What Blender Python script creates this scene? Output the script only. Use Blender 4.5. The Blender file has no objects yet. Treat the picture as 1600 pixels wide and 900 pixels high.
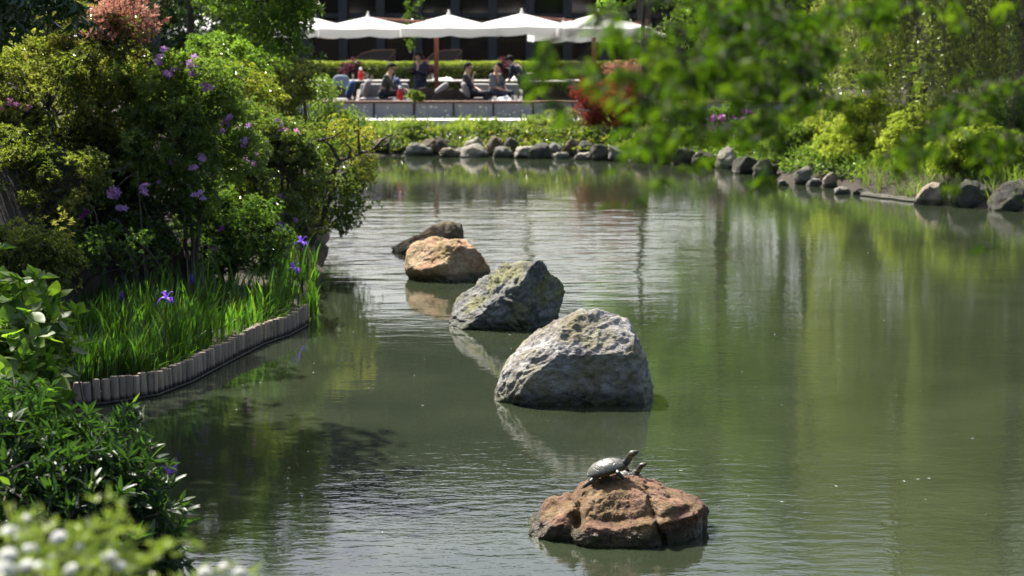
import bpy, bmesh, math, random
import numpy as np
from mathutils import Matrix, Vector
R = math.radians
sc = bpy.context.scene
col = sc.collection
# ------------------------------------------------------------------ camera, sky, sun, exposure
FPX, CAMZ, TH = 3111.1, 3.15, math.atan(430/3111.1)
cam = bpy.data.cameras.new('camera'); camo = bpy.data.objects.new('camera', cam); col.objects.link(camo)
cam.sensor_width = 36; cam.lens = 70; cam.clip_end = 6000; cam.clip_start = .1
camo.location = (0, 0, CAMZ); camo.rotation_euler = (math.pi/2-TH, 0, 0)
cam.dof.use_dof = True; cam.dof.focus_distance = 14.3; cam.dof.aperture_fstop = 3.3
sc.camera = camo
SUN_EL, SUN_AZ = R(52), R(-36)          # azimuth from +Y towards +X
w = bpy.data.worlds.new('World'); sc.world = w; w.use_nodes = True
wn = w.node_tree.nodes; wl = w.node_tree.links
sky = wn.new('ShaderNodeTexSky'); sky.sky_type = 'NISHITA'; sky.sun_disc = False
sky.sun_elevation = SUN_EL; sky.sun_rotation = SUN_AZ; sky.dust_density = 5.0
bgn = wn['Background']; bgn.inputs[1].default_value = .10
wl.new(sky.outputs[0], bgn.inputs[0])
sd = bpy.data.lights.new('sun', 'SUN'); so = bpy.data.objects.new('sun', sd); col.objects.link(so)
sd.energy = 5.0; sd.angle = R(.53); sd.color = (1, .95, .87)
sdir = Vector((math.sin(SUN_AZ)*math.cos(SUN_EL), math.cos(SUN_AZ)*math.cos(SUN_EL), math.sin(SUN_EL)))
so.rotation_euler = sdir.to_track_quat('Z', 'Y').to_euler(); so.location = sdir*60
sc.view_settings.view_transform = 'Standard'; sc.view_settings.look = 'None'
sc.view_settings.gamma = 1; sc.view_settings.exposure = 1.38
sc.render.engine = 'CYCLES'
sc.cycles.max_bounces = 7; sc.cycles.diffuse_bounces = 3; sc.cycles.glossy_bounces = 3
sc.cycles.transmission_bounces = 4; sc.cycles.transparent_max_bounces = 4
sc.cycles.caustics_reflective = False; sc.cycles.caustics_refractive = False
sc.cycles.sample_clamp_indirect = 6
sc.cycles.use_denoising = True
try: sc.cycles.denoiser = 'OPENIMAGEDENOISE'; sc.cycles.denoising_input_passes = 'RGB_ALBEDO_NORMAL'
except Exception: pass

# ------------------------------------------------------------------ helpers
_f = Vector((0, math.cos(TH), -math.sin(TH))); _u = Vector((0, math.sin(TH), math.cos(TH))); _r = Vector((1, 0, 0))
def ray(px, py): return _f + _r*((px-800)/FPX) + _u*(-(py-450)/FPX)
def G(px, py, z=0.0):                     # photo direction met with a level plane
    d = ray(px, py); t = (z-CAMZ)/d.z; return Vector((0, 0, CAMZ)) + d*t
def D(px, py, Y):                         # photo direction at a depth
    d = ray(px, py); t = Y/d.y; return Vector((0, 0, CAMZ)) + d*t
def nrm(v): return v/np.maximum(np.linalg.norm(v, axis=-1, keepdims=True), 1e-9)
def _hash(i):
    n = (i[..., 0]*374761393 + i[..., 1]*668265263 + i[..., 2]*2147483647 + 1442695040) & 0xffffffff
    n = ((n ^ (n >> 13))*1274126177) & 0xffffffff
    n = ((n ^ (n >> 16))*2246822519) & 0xffffffff
    return ((n ^ (n >> 15)) & 0xffff)/65535.0
def vnoise(P):
    P = np.asarray(P, float); i = np.floor(P).astype(np.int64); f = P-i; f = f*f*(3-2*f)
    o = 0
    for dx in (0, 1):
        for dy in (0, 1):
            for dz in (0, 1):
                wgt = (f[..., 0] if dx else 1-f[..., 0])*(f[..., 1] if dy else 1-f[..., 1])*(f[..., 2] if dz else 1-f[..., 2])
                o = o + wgt*_hash(i+np.array([dx, dy, dz]))
    return o*2-1
def fbm(P, oc=4, lac=2.1, g=.5):
    a, o = 1.0, 0
    for k in range(oc): o = o + a*vnoise(P*lac**k + 17.3*k); a *= g
    return o

WM = {}
def link(o, parent=None):
    col.objects.link(o)
    if parent is not None:
        o.parent = parent; o.matrix_parent_inverse = WM[parent].inverted()
    return o
def tag(o, label=None, cat=None, group=None, kind=None):
    if label: o['label'] = label
    if cat: o['category'] = cat
    if group: o['group'] = group
    if kind: o['kind'] = kind
    return o
def thing(name, label, cat, loc, group=None):
    o = bpy.data.objects.new(name, None); o.empty_display_size = .1
    o.location = loc; WM[o] = Matrix.Translation(Vector(loc)); col.objects.link(o)
    return tag(o, label, cat, group)
def addobj(name, me, parent=None, M=None):
    o = bpy.data.objects.new(name, me)
    M = M or Matrix.Identity(4); o.matrix_basis = M; WM[o] = M
    return link(o, parent)
def npmesh(name, V, F, mat, tint=None, smooth=False):
    """V (n,3), F (m,k) one polygon size"""
    V = np.ascontiguousarray(V, np.float32); F = np.ascontiguousarray(F, np.int32); m, k = F.shape
    me = bpy.data.meshes.new(name)
    me.vertices.add(len(V)); me.vertices.foreach_set('co', V.ravel())
    me.loops.add(m*k); me.loops.foreach_set('vertex_index', F.ravel())
    me.polygons.add(m); me.polygons.foreach_set('loop_start', np.arange(0, m*k, k, dtype=np.int32))
    try: me.polygons.foreach_set('loop_total', np.full(m, k, np.int32))
    except Exception: pass
    me.polygons.foreach_set('use_smooth', np.full(m, smooth, bool))
    if tint is not None:
        a = me.attributes.new('tint', 'FLOAT', 'POINT'); a.data.foreach_set('value', np.ascontiguousarray(tint, np.float32))
    me.update(calc_edges=True)
    if mat: me.materials.append(mat)
    return me
def frame_of(d):
    d = Vector(d).normalized(); a = Vector((0, 0, 1)) if abs(d.z) < .9 else Vector((1, 0, 0))
    u = d.cross(a).normalized(); return u, d.cross(u).normalized()
class MB:
    def __init__(s): s.V = []; s.F = []
    def add(s, V, F):
        b = len(s.V); s.V += [tuple(v) for v in V]; s.F += [tuple(i+b for i in f) for f in F]; return s
    def box(s, c, d, rz=0, bev=0, M=None):
        bm = bmesh.new(); bmesh.ops.create_cube(bm, size=1)
        for v in bm.verts: v.co = Vector((v.co.x*d[0], v.co.y*d[1], v.co.z*d[2]))
        if bev: bmesh.ops.bevel(bm, geom=bm.edges[:], offset=bev, segments=2, affect='EDGES', profile=.6)
        T = M if M is not None else Matrix.Translation(Vector(c)) @ Matrix.Rotation(rz, 4, 'Z')
        bm.verts.index_update()
        s.add([T @ v.co for v in bm.verts], [[v.index for v in f.verts] for f in bm.faces]); bm.free(); return s
    def tube(s, P, rad, n=6, cap=True):
        P = [Vector(p) for p in P]
        if not hasattr(rad, '__len__'): rad = [rad]*len(P)
        rings = []; u = None
        for i, p in enumerate(P):
            d = (P[min(i+1, len(P)-1)]-P[max(i-1, 0)])
            if d.length < 1e-9: d = Vector((0, 0, 1))
            d.normalize()
            if u is None: u, v = frame_of(d)
            else:
                u = (u-d*u.dot(d)); u = u.normalized() if u.length > 1e-6 else frame_of(d)[0]; v = d.cross(u)
            rings.append([p+(u*math.cos(a)+v*math.sin(a))*rad[i] for a in [2*math.pi*k/n for k in range(n)]])
        V = [q for r in rings for q in r]; F = []
        for i in range(len(P)-1):
            for k in range(n): F.append((i*n+k, i*n+(k+1) % n, (i+1)*n+(k+1) % n, (i+1)*n+k))
        if cap: F.append(tuple(range(n-1, -1, -1))); F.append(tuple((len(P)-1)*n+k for k in range(n)))
        return s.add(V, F)
    def lathe(s, prof, n=16, c=(0, 0, 0)):
        c = Vector(c); V = []; F = []
        for r, z in prof:
            for k in range(n): V.append(c+Vector((r*math.cos(2*math.pi*k/n), r*math.sin(2*math.pi*k/n), z)))
        for i in range(len(prof)-1):
            for k in range(n): F.append((i*n+k, i*n+(k+1) % n, (i+1)*n+(k+1) % n, (i+1)*n+k))
        F.append(tuple(range(n-1, -1, -1))); F.append(tuple((len(prof)-1)*n+k for k in range(n)))
        return s.add(V, F)
    def ball(s, c, r, sub=2):
        bm = bmesh.new(); bmesh.ops.create_icosphere(bm, subdivisions=sub, radius=1)
        r = r if hasattr(r, '__len__') else (r, r, r); c = Vector(c)
        bm.verts.index_update()
        s.add([c+Vector((v.co.x*r[0], v.co.y*r[1], v.co.z*r[2])) for v in bm.verts], [[v.index for v in f.verts] for f in bm.faces]); bm.free(); return s
    def xf(s, M): s.V = [tuple(M @ Vector(v)) for v in s.V]; return s
    def mesh(s, name, mat, smooth=True, tint=None):
        me = bpy.data.meshes.new(name); me.from_pydata(s.V, [], s.F)
        if smooth: me.polygons.foreach_set('use_smooth', [True]*len(s.F))
        if tint is not None:
            a = me.attributes.new('tint', 'FLOAT', 'POINT'); a.data.foreach_set('value', np.full(len(s.V), tint, np.float32))
        me.update()
        if mat: me.materials.append(mat)
        return me
    def build(s, name, mat, parent=None, smooth=True, origin=None, sharp=None):
        if origin is not None: s.V = [tuple(Vector(v)-Vector(origin)) for v in s.V]
        me = s.mesh(name, mat, smooth)
        if smooth:
            try: me.set_sharp_from_angle(angle=R(sharp or 40))
            except Exception: pass
        return addobj(name, me, parent, Matrix.Translation(Vector(origin)) if origin is not None else None)
def remesh(mb, name, mat, voxel, smooth=3, parent=None, origin=None):
    me = mb.mesh('tmp', None); o = bpy.data.objects.new('tmp', me); col.objects.link(o)
    m = o.modifiers.new('r', 'REMESH'); m.mode = 'VOXEL'; m.voxel_size = voxel
    if smooth:
        m2 = o.modifiers.new('s', 'SMOOTH'); m2.factor = .5; m2.iterations = smooth
    dg = bpy.context.evaluated_depsgraph_get(); dg.update()
    nm = bpy.data.meshes.new_from_object(o.evaluated_get(dg)); nm.name = name
    bpy.data.objects.remove(o); bpy.data.meshes.remove(me)
    nm.polygons.foreach_set('use_smooth', [True]*len(nm.polygons)); nm.materials.clear(); nm.materials.append(mat)
    if origin is not None: nm.transform(Matrix.Translation(-Vector(origin)))
    return addobj(name, nm, parent, Matrix.Translation(Vector(origin)) if origin is not None else None)
def capsule(mb, p0, r0, p1, r1, n=12):
    p0, p1 = Vector(p0), Vector(p1); d = p1-p0; L = d.length; d = d/max(L, 1e-6)
    P = []; rr = []
    for a in (-80, -50, -20): P.append(p0+d*(math.sin(R(a))*r0)); rr.append(r0*math.cos(R(a)))
    for a in (20, 50, 80): P.append(p1+d*(math.sin(R(a))*r1)); rr.append(r1*math.cos(R(a)))
    mb.tube(P, rr, n)

# ------------------------------------------------------------------ materials
class NT:
    def __init__(s, name):
        s.m = bpy.data.materials.new(name); s.m.use_nodes = True; s.t = s.m.node_tree; s.t.nodes.clear()
        s.out = s.n('ShaderNodeOutputMaterial')
    def n(s, ty, **kw):
        x = s.t.nodes.new(ty)
        for k, v in kw.items(): setattr(x, k, v)
        return x
    def l(s, a, b): s.t.links.new(a, b)
    def set(s, node, **kw):
        for k, v in kw.items():
            i = node.inputs[k.replace('_', ' ')]
            if hasattr(v, 'links') or isinstance(v, bpy.types.NodeSocket): s.l(v, i)
            else: i.default_value = v
        return node
    def pos(s): return s.n('ShaderNodeNewGeometry').outputs['Position']
    def noise(s, scale, detail=4, rough=.55, vec=None, dim='3D', typ='FBM'):
        x = s.n('ShaderNodeTexNoise'); x.inputs['Scale'].default_value = scale; x.inputs['Detail'].default_value = detail
        x.inputs['Roughness'].default_value = rough
        s.l(vec if vec is not None else s.pos(), x.inputs['Vector']); return x.outputs['Fac']
    def ramp(s, fac, stops, interp='LINEAR'):
        x = s.n('ShaderNodeValToRGB'); e = x.color_ramp.elements; x.color_ramp.interpolation = interp
        while len(e) < len(stops): e.new(.5)
        for el, (p, c) in zip(e, stops): el.position = p; el.color = (*c, 1) if len(c) == 3 else c
        s.l(fac, x.inputs[0]); return x.outputs['Color']
    def mix(s, fac, a, b, mode='MIX'):
        x = s.n('ShaderNodeMix', data_type='RGBA', blend_type=mode)
        for i, v in ((0, fac), (6, a), (7, b)):
            if isinstance(v, bpy.types.NodeSocket): s.l(v, x.inputs[i])
            else: x.inputs[i].default_value = v if i == 0 else ((*v, 1) if len(v) == 3 else v)
        return x.outputs[2]
    def math(s, op, a, b=0, c=0, clamp=False):
        x = s.n('ShaderNodeMath', operation=op, use_clamp=clamp)
        for i, v in enumerate((a, b, c)):
            if isinstance(v, bpy.types.NodeSocket): s.l(v, x.inputs[i])
            else: x.inputs[i].default_value = v
        return x.outputs[0]
    def smooth(s, v, a, b, lo=0, hi=1):
        x = s.n('ShaderNodeMapRange', interpolation_type='SMOOTHSTEP'); s.l(v, x.inputs[0])
        for i, q in zip((1, 2, 3, 4), (a, b, lo, hi)): x.inputs[i].default_value = q
        return x.outputs[0]
    def bump(s, h, dist, strength=1):
        x = s.n('ShaderNodeBump'); x.inputs['Strength'].default_value = strength; x.inputs['Distance'].default_value = dist
        s.l(h, x.inputs['Height']); return x.outputs[0]
    def pbr(s, base, rough=.6, **kw):
        p = s.n('ShaderNodeBsdfPrincipled')
        for k, v in (('Base Color', base), ('Roughness', rough), *kw.items()):
            i = p.inputs[k.replace('_', ' ')]
            if isinstance(v, bpy.types.NodeSocket): s.l(v, i)
            else: i.default_value = (*v, 1) if hasattr(v, '__len__') and len(v) == 3 and i.type == 'RGBA' else v
        return p
    def done(s, sh): s.l(sh.outputs[0], s.out.inputs[0]); return s.m
def simple(name, c, rough=.6, var=.12, scale=20, bump=0.0, **kw):
    t = NT(name); f = t.noise(scale, 4)
    c2 = tuple(min(1, x*(1+var)) for x in c); c1 = tuple(x*(1-var) for x in c)
    k = dict(kw)
    if bump: k['Normal'] = t.bump(f, bump)
    return t.done(t.pbr(t.ramp(f, [(.3, c1), (.7, c2)]), rough, **k))
def leafmat(name, stops, trans=.4, rough=.26, tcol=(1.75, 1.95, .75), spec=.75):
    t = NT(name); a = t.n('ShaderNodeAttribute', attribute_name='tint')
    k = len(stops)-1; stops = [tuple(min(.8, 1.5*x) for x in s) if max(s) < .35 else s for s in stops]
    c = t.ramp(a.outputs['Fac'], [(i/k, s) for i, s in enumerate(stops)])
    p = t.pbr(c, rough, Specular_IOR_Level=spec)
    tr = t.n('ShaderNodeBsdfTranslucent'); t.l(t.mix(1.0, c, tcol, 'MULTIPLY'), tr.inputs[0])
    mx = t.n('ShaderNodeMixShader'); mx.inputs[0].default_value = trans
    t.l(p.outputs[0], mx.inputs[1]); t.l(tr.outputs[0], mx.inputs[2])
    return t.done(mx)
def rockmat(name, stops, moss=(.10, .11, .03), moss_amt=.3, scale=3.0, speck=.25, seed=0, veins=None, wet=.085):
    t = NT(name); pos = t.pos(); sh = t.n('ShaderNodeVectorMath', operation='ADD'); t.l(pos, sh.inputs[0]); sh.inputs[1].default_value = (seed*3.7, seed*1.9, seed*2.3)
    v = sh.outputs[0]
    n1 = t.noise(scale, 6, .62, v); n2 = t.noise(scale*9, 5, .65, v); n3 = t.noise(scale*1.3, 3, .6, v); n4 = t.noise(scale*30, 4, .75, v)
    k = len(stops)-1
    c = t.ramp(n1, [(.28+.44*i/k, s) for i, s in enumerate(stops)])
    c = t.mix(speck, c, t.ramp(n2, [(.35, (.12, .12, .12)), (.5, (.5, .5, .5)), (.66, (.95, .95, .92))]), 'OVERLAY')
    geo = t.n('ShaderNodeNewGeometry'); sx = t.n('ShaderNodeSeparateXYZ'); t.l(pos, sx.inputs[0])
    mf = t.math('MULTIPLY', t.smooth(t.math('ADD', n3, t.math('MULTIPLY', n2, .35)), .62, .78), moss_amt*2, clamp=True)
    c = t.mix(mf, c, t.mix(n4, tuple(x*.6 for x in moss), tuple(x*1.4 for x in moss)))
    wetf = t.smooth(t.math('ADD', sx.outputs[2], t.math('MULTIPLY', n2, -.04)), wet+.01, wet-.035)
    c = t.mix(wetf, c, t.mix(.65, c, (.02, .019, .014)))
    alg = t.math('MULTIPLY', t.smooth(t.math('ADD', sx.outputs[2], t.math('MULTIPLY', n3, -.10)), .06, -.02), t.smooth(n2, .38, .6)); c = t.mix(t.math('MULTIPLY', alg, .7), c, (.05, .065, .016))
    rr = t.math('MULTIPLY_ADD', wetf, -.45, .82)
    vo = t.n('ShaderNodeTexVoronoi', feature='DISTANCE_TO_EDGE'); vo.inputs['Scale'].default_value = scale*.9
    wv = t.n('ShaderNodeVectorMath', operation='ADD'); t.l(v, wv.inputs[0])
    nz = t.n('ShaderNodeTexNoise'); nz.inputs['Scale'].default_value = scale*2; t.l(v, nz.inputs['Vector']); t.l(nz.outputs['Color'], wv.inputs[1]); t.l(wv.outputs[0], vo.inputs['Vector'])
    crack = t.smooth(vo.outputs['Distance'], 0, .03)
    h = t.math('ADD', t.math('ADD', n2, t.math('MULTIPLY', n4, .35)), t.math('MULTIPLY', crack, .16))
    return t.done(t.pbr(c, rr, Normal=t.bump(h, .035, 1.0), Specular_IOR_Level=.35))

M = {}
M['bark'] = simple('bark', (.055, .042, .032), .85, .4, 30, .02)
M['bark_pale'] = simple('bark_pale', (.12, .10, .08), .85, .35, 30, .02)
M['azalea_olive'] = leafmat('azalea_olive_leaf', [(.035, .05, .012), (.08, .095, .022), (.13, .135, .04), (.18, .15, .06)], .5)
M['azalea_green'] = leafmat('azalea_green_leaf', [(.026, .05, .012), (.055, .09, .02), (.09, .125, .03), (.13, .155, .05)], .5)
M['glossy'] = leafmat('glossy_leaf', [(.025, .045, .014), (.05, .078, .02), (.095, .11, .03), (.15, .14, .04)], .45, .24)
M['gold'] = leafmat('gold_leaf', [(.04, .06, .015), (.08, .10, .02), (.14, .14, .03), (.19, .15, .06)], .5, .22)
M['red_tip'] = leafmat('red_tip_leaf', [(.20, .10, .06), (.36, .19, .14), (.46, .27, .21), (.56, .40, .31)], .35, .35, (1.15, .95, .85))
M['photinia'] = leafmat('photinia_leaf', [(.022, .035, .010), (.05, .06, .015), (.09, .09, .022), (.18, .09, .045)], .38, .3)
M['tree_green'] = leafmat('tree_green_leaf', [(.028, .052, .010), (.055, .09, .016), (.085, .13, .025), (.125, .165, .035)], .55, .3)
M['dark_green'] = leafmat('dark_green_leaf', [(.010, .026, .008), (.02, .045, .012), (.033, .06, .016), (.05, .08, .02)], .3, .38)
M['pine'] = leafmat('pine_needle', [(.015, .025, .010), (.03, .042, .016), (.05, .06, .022), (.075, .08, .03)], .15, .5)
M['iris'] = leafmat('iris_blade', [(.05, .04, .018), (.016, .034, .009), (.026, .05, .011), (.042, .072, .015), (.075, .105, .022)], .55, .33, (1.4, 2.0, .55))
M['far_blade'] = leafmat('day_lily_blade', [(.045, .07, .018), (.075, .105, .025), (.11, .135, .035), (.16, .175, .05)], .4, .4)
M['hydrangea'] = leafmat('broad_leaf', [(.026, .055, .013), (.042, .078, .017), (.062, .105, .022), (.095, .14, .03)], .5, .45, (1.7, 2.0, .5), .4)
M['willow_shrub'] = leafmat('narrow_leaf', [(.011, .026, .011), (.018, .038, .014), (.028, .054, .016), (.055, .085, .022)], .42, .42, (1.7, 2.0, .5), .4)
M['maple'] = leafmat('maple_leaf', [(.010, .022, .003), (.020, .040, .004), (.034, .060, .006), (.058, .086, .008)], .6, .55, (1.65, 1.9, .5), .3)
M['maple_pale'] = leafmat('pale_maple_leaf', [(.07, .13, .02), (.11, .18, .025), (.15, .22, .03), (.2, .26, .045)], .5, .45)
M['red_maple'] = leafmat('red_maple_leaf', [(.05, .014, .012), (.10, .025, .02), (.17, .05, .035), (.26, .10, .07)], .4, .4, (1.6, 1.0, .8))
M['willow'] = leafmat('willow_leaf', [(.075, .10, .02), (.115, .14, .03), (.155, .175, .05), (.21, .22, .085)], .55, .26)
M['yellow_shrub'] = leafmat('yellow_green_leaf', [(.10, .13, .025), (.16, .19, .04), (.22, .24, .06), (.28, .29, .10)], .42, .4)
M['hedge'] = leafmat('hedge_leaf', [(.05, .085, .016), (.10, .14, .025), (.17, .19, .04), (.24, .24, .07)], .3, .4)
M['loropetalum'] = leafmat('purple_leaf', [(.035, .010, .018), (.06, .018, .03), (.10, .035, .05), (.15, .07, .085)], .3, .4, (1.3, .8, 1.2))
M['petal_lilac'] = leafmat('lilac_petal', [(.38, .18, .48), (.5, .27, .58), (.62, .4, .68)], .4, .5, (1.1, 1, 1.1))
M['petal_magenta'] = leafmat('magenta_petal', [(.22, .03, .26), (.34, .06, .36), (.45, .12, .45)], .4, .5, (1.1, 1, 1.1))
M['petal_pink'] = leafmat('pink_petal', [(.5, .16, .34), (.6, .26, .44), (.7, .4, .55)], .4, .5, (1.1, 1, 1.1))
M['petal_violet'] = leafmat('violet_petal', [(.10, .03, .42), (.15, .05, .52), (.22, .09, .62)], .45, .5, (1.1, 1, 1.2))
M['petal_white'] = leafmat('white_petal', [(.26, .28, .27), (.33, .35, .33), (.42, .43, .40)], .25, .6, (1, 1, 1))

# water
t = NT('pond_water'); pos = t.pos(); sx = t.n('ShaderNodeSeparateXYZ'); t.l(pos, sx.inputs[0]); X, Y = sx.outputs[0], sx.outputs[1]
big = t.noise(.35, 3, .5)
warp = t.math('MULTIPLY_ADD', big, 6.0, -3.0)
yw = t.math('ADD', Y, warp)
wind = t.math('MULTIPLY', t.smooth(yw, 20.5, 24.5), t.smooth(yw, 34.5, 30.5))
wind = t.math('MULTIPLY', wind, t.smooth(t.math('ADD', X, warp), 3.6, 1.0))
near = t.math('MULTIPLY', t.smooth(yw, 16.5, 12.0), t.smooth(t.math('ADD', X, t.math('MULTIPLY', warp, .3)), -2.2, .2))
right = t.smooth(t.math('ADD', X, t.math('MULTIPLY', warp, .4)), .6, 2.2)
def sv(x, y):
    m = t.n('ShaderNodeVectorMath', operation='MULTIPLY'); t.l(pos, m.inputs[0]); m.inputs[1].default_value = (x, y, 1); return m.outputs[0]
nw = t.noise(1.0, 2.5, .5, sv(1.1, 2.6)); nf = t.noise(1.0, 3, .55, sv(5.0, 9.0)); nc = t.noise(1.0, 2, .5, sv(1.3, 3.2))
h = t.math('MULTIPLY', nw, t.math('MULTIPLY', wind, .016))
famp = t.math('ADD', .0009, t.math('ADD', t.math('MULTIPLY', near, .0026), t.math('ADD', t.math('MULTIPLY', wind, .0016), t.math('MULTIPLY', right, .0010))))
h = t.math('ADD', h, t.math('MULTIPLY', nf, famp))
h = t.math('ADD', h, t.math('MULTIPLY', nc, .0016))
murk = t.mix(t.smooth(t.noise(.8, 4), .35, .7), (.018, .0235, .013), (.025, .032, .0175))
M['water'] = t.done(t.pbr(murk, .03, IOR=1.333, Normal=t.bump(h, 1.0)))

# ------------------------------------------------------------------ foliage generators
def leaves_np(rng, base, dirs, nrmv, L, W, droop=.15, fold=.25):
    """two-triangle folded leaves; returns V,F"""
    n = len(base); s = nrm(np.cross(dirs, nrmv)); nv = nrm(np.cross(s, dirs))
    L = L[:, None]; W = W[:, None]
    m = base+dirs*L*.45
    v0 = base; v1 = m+s*W*.5+nv*W*fold; v2 = base+dirs*L-nv*L*droop; v3 = m-s*W*.5+nv*W*fold
    V = np.stack([v0, v1, v2, v3], 1).reshape(-1, 3); i = np.arange(n)[:, None]*4
    F = np.concatenate([i+[0, 1, 2], i+[0, 2, 3]], 1).reshape(-1, 3)
    return V, F
def whorls(rng, tips, dirs, tint, k, L, W, spread=60, droop=.15, jit=.3, fold=.25):
    n = len(tips); tips = np.repeat(tips, k, 0); d = np.repeat(nrm(dirs), k, 0); ti = np.repeat(tint, k)
    a = np.where(np.abs(d[:, 2:3]) < .9, np.array([[0, 0, 1.]]), np.array([[1., 0, 0]]))
    u = nrm(np.cross(d, a)); v = np.cross(d, u)
    ph = np.tile(np.arange(k)*2*math.pi/k, n)+rng.uniform(-.6, .6, n*k)+np.repeat(rng.uniform(0, 6.28, n), k)
    al = np.radians(spread)*rng.uniform(.45, 1.25, n*k)
    ld = nrm(d*np.cos(al)[:, None]+(u*np.cos(ph)[:, None]+v*np.sin(ph)[:, None])*np.sin(al)[:, None]+rng.normal(0, .12, (n*k, 3)))
    nv = nrm(d+rng.normal(0, jit, d.shape)+np.array([0, 0, .25]))
    sc_ = rng.uniform(.65, 1.2, n*k)
    V, F = leaves_np(rng, tips-d*0.2*L, ld, nv, L*sc_, W*sc_*rng.uniform(.8, 1.15, n*k), droop, fold)
    T = np.repeat(np.clip(ti+rng.normal(0, .14, n*k), 0, 1), 4)
    return V, F, T
def crown(rng, c, rad, nclump, per, cr, shell=.5, lump=.25, zmin=-.6, seed=0, flat=.7):
    c = np.array(c, float); rad = np.array(rad, float)
    d = nrm(rng.normal(0, 1, (nclump*3, 3))); d = d[d[:, 2] > zmin][:nclump]
    r = rng.uniform(shell**3, 1, len(d))**(1/3)
    r = r*(1+lump*vnoise(d*1.7+seed*7.1))
    C = c+d*rad*r[:, None]
    off = rng.normal(0, 1, (len(C), per, 3)); off = nrm(off)*rng.uniform(.2, 1, (len(C), per, 1))**(1/2)*cr*rng.uniform(.6, 1.3, (len(C), 1, 1)); off[..., 2] *= flat
    tips = C[:, None]+off
    dirs = nrm(nrm(off)*.7+(d*.5)[:, None]+np.array([0, 0, .45]))
    tint = np.clip(.45+rng.normal(0, .13, (len(C), 1))+.0*off[..., 0], 0, 1)+np.zeros((len(C), per))
    return C, tips.reshape(-1, 3), dirs.reshape(-1, 3), tint.ravel()
def branches(root, tops, C, rng, r0=.03, n=5, mat='bark', name='branches', parent=None, sag=.0, frac=1.0):
    mb = MB(); tops = [Vector(q) for q in tops]
    for c in C:
        if rng.uniform() > frac: continue
        c = Vector(c); b = min(tops, key=lambda q: (q-c).length+rng.uniform(0, .2)); L = (c-b).length
        mid = b.lerp(c, .5)+Vector(rng.normal(0, .10*L, 3))+Vector((0, 0, -sag*L))
        q1 = b.lerp(mid, .55)+Vector(rng.normal(0, .04*L, 3))
        mb.tube([b, q1, mid, c], [r0, r0*.75, r0*.55, r0*.22], n, False)
    return mb.build(name, M[mat], parent)
def foliage(name, V, F, T, mat, parent, kind='stuff'):
    o = addobj(name, npmesh(name, V, F, M[mat], T), parent); o['kind'] = kind; return o
def stack(parts):
    Vs, Fs, Ts, b = [], [], [], 0
    for V, F, T in parts: Vs.append(V); Fs.append(F+b); Ts.append(T); b += len(V)
    return np.concatenate(Vs), np.concatenate(Fs), np.concatenate(Ts)
def flower_mesh(name, mat, r=.03, petals=5, cup=.4, layers=1):
    mb = MB(); V = []; F = []
    for ly in range(layers):
        for p in range(petals):
            a = 2*math.pi*(p+.5*ly)/petals; ca, sa = math.cos(a), math.sin(a); w_ = r*.42
            def pt(x, y, z): return (x*ca-y*sa, x*sa+y*ca, z)
            b = len(V); k = 1-.25*ly
            V += [pt(.05*r, 0, 0), pt(.5*r*k, -w_*.8*k, cup*r*.5), pt(.95*r*k, -w_*.5*k, cup*r*.75), pt(1.1*r*k, 0, cup*r*.55), pt(.95*r*k, w_*.5*k, cup*r*.75), pt(.5*r*k, w_*.8*k, cup*r*.5), pt(.5*r*k, 0, cup*r*.35)]
            F += [(b, b+1, b+6), (b+1, b+2, b+6), (b+2, b+3, b+6), (b+3, b+4, b+6), (b+4, b+5, b+6), (b+5, b, b+6)]
    mb.add(V, F); return mb.mesh(name, M[mat], True, .5)
FLOWERS = {k: flower_mesh('flower', k, .036, 5, .6) for k in ('petal_lilac', 'petal_magenta', 'petal_pink')}
def flowers(parent, pts, kind, rng, scale=1.0, face=(0.15, -.8, .6), name='flower'):
    for p in pts:
      for j in range(3):                                     # blossoms open in small clusters
        d = Vector(face)+Vector(rng.normal(0, .35, 3)); q = d.to_track_quat('Z', 'Y')
        s = scale*rng.uniform(.75, 1.15)
        addobj(name, FLOWERS[kind], parent, Matrix.Translation(Vector(p)+Vector(rng.normal(0, .024*scale, 3))*(j > 0)) @ q.to_matrix().to_4x4() @ Matrix.Diagonal((s, s, s, 1)))
def bush(name, label, cat, c, rad, mat, nclump=60, per=30, cr=.22, k=5, L=.05, W=.02, spread=60, root=None, shell=.45, zmin=-.5,
         seed=0, group=None, droop=.15, lump=.42, r0=.018, bark='bark', stems=3, frac=.6, tshift=0.0, flat=.7):
    rng = np.random.default_rng(seed+100); c = Vector(c)
    root = Vector(root) if root is not None else Vector((c.x, c.y, c.z-rad[2]))
    t_ = thing(name, label, cat, root, group)
    C, tips, dirs, ti = crown(rng, c, rad, nclump, per, cr, shell, lump, zmin, seed, flat)
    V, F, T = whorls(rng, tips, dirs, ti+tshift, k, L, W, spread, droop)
    foliage('foliage', V, F, T, mat, t_)
    mb = MB(); tops = []
    for i in range(stems):
        a = rng.uniform(0, 6.28); e = c+Vector((math.cos(a)*rad[0]*.3, math.sin(a)*rad[1]*.3, -rad[2]*.15+rng.uniform(-.1, .1)*rad[2])) if stems > 1 else c+Vector((0, 0, -rad[2]*.2))
        b = root+Vector((math.cos(a)*.05, math.sin(a)*.05, -.1)) if stems > 1 else root-Vector((0, 0, .15))
        m = b.lerp(e, .5)+Vector(rng.normal(0, .06*(e-b).length, 3))
        mb.tube([b, b.lerp(m, .5), m, e], [r0*1.7, r0*1.5, r0*1.3, r0], 7); tops.append(e); tops.append(m)
    mb.build('trunk' if stems == 1 else 'stem', M[bark], t_)
    branches(root, tops, C, rng, r0*.7, 5, bark, 'branches', t_, 0, frac)
    return t_, C, tips, rng
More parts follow.
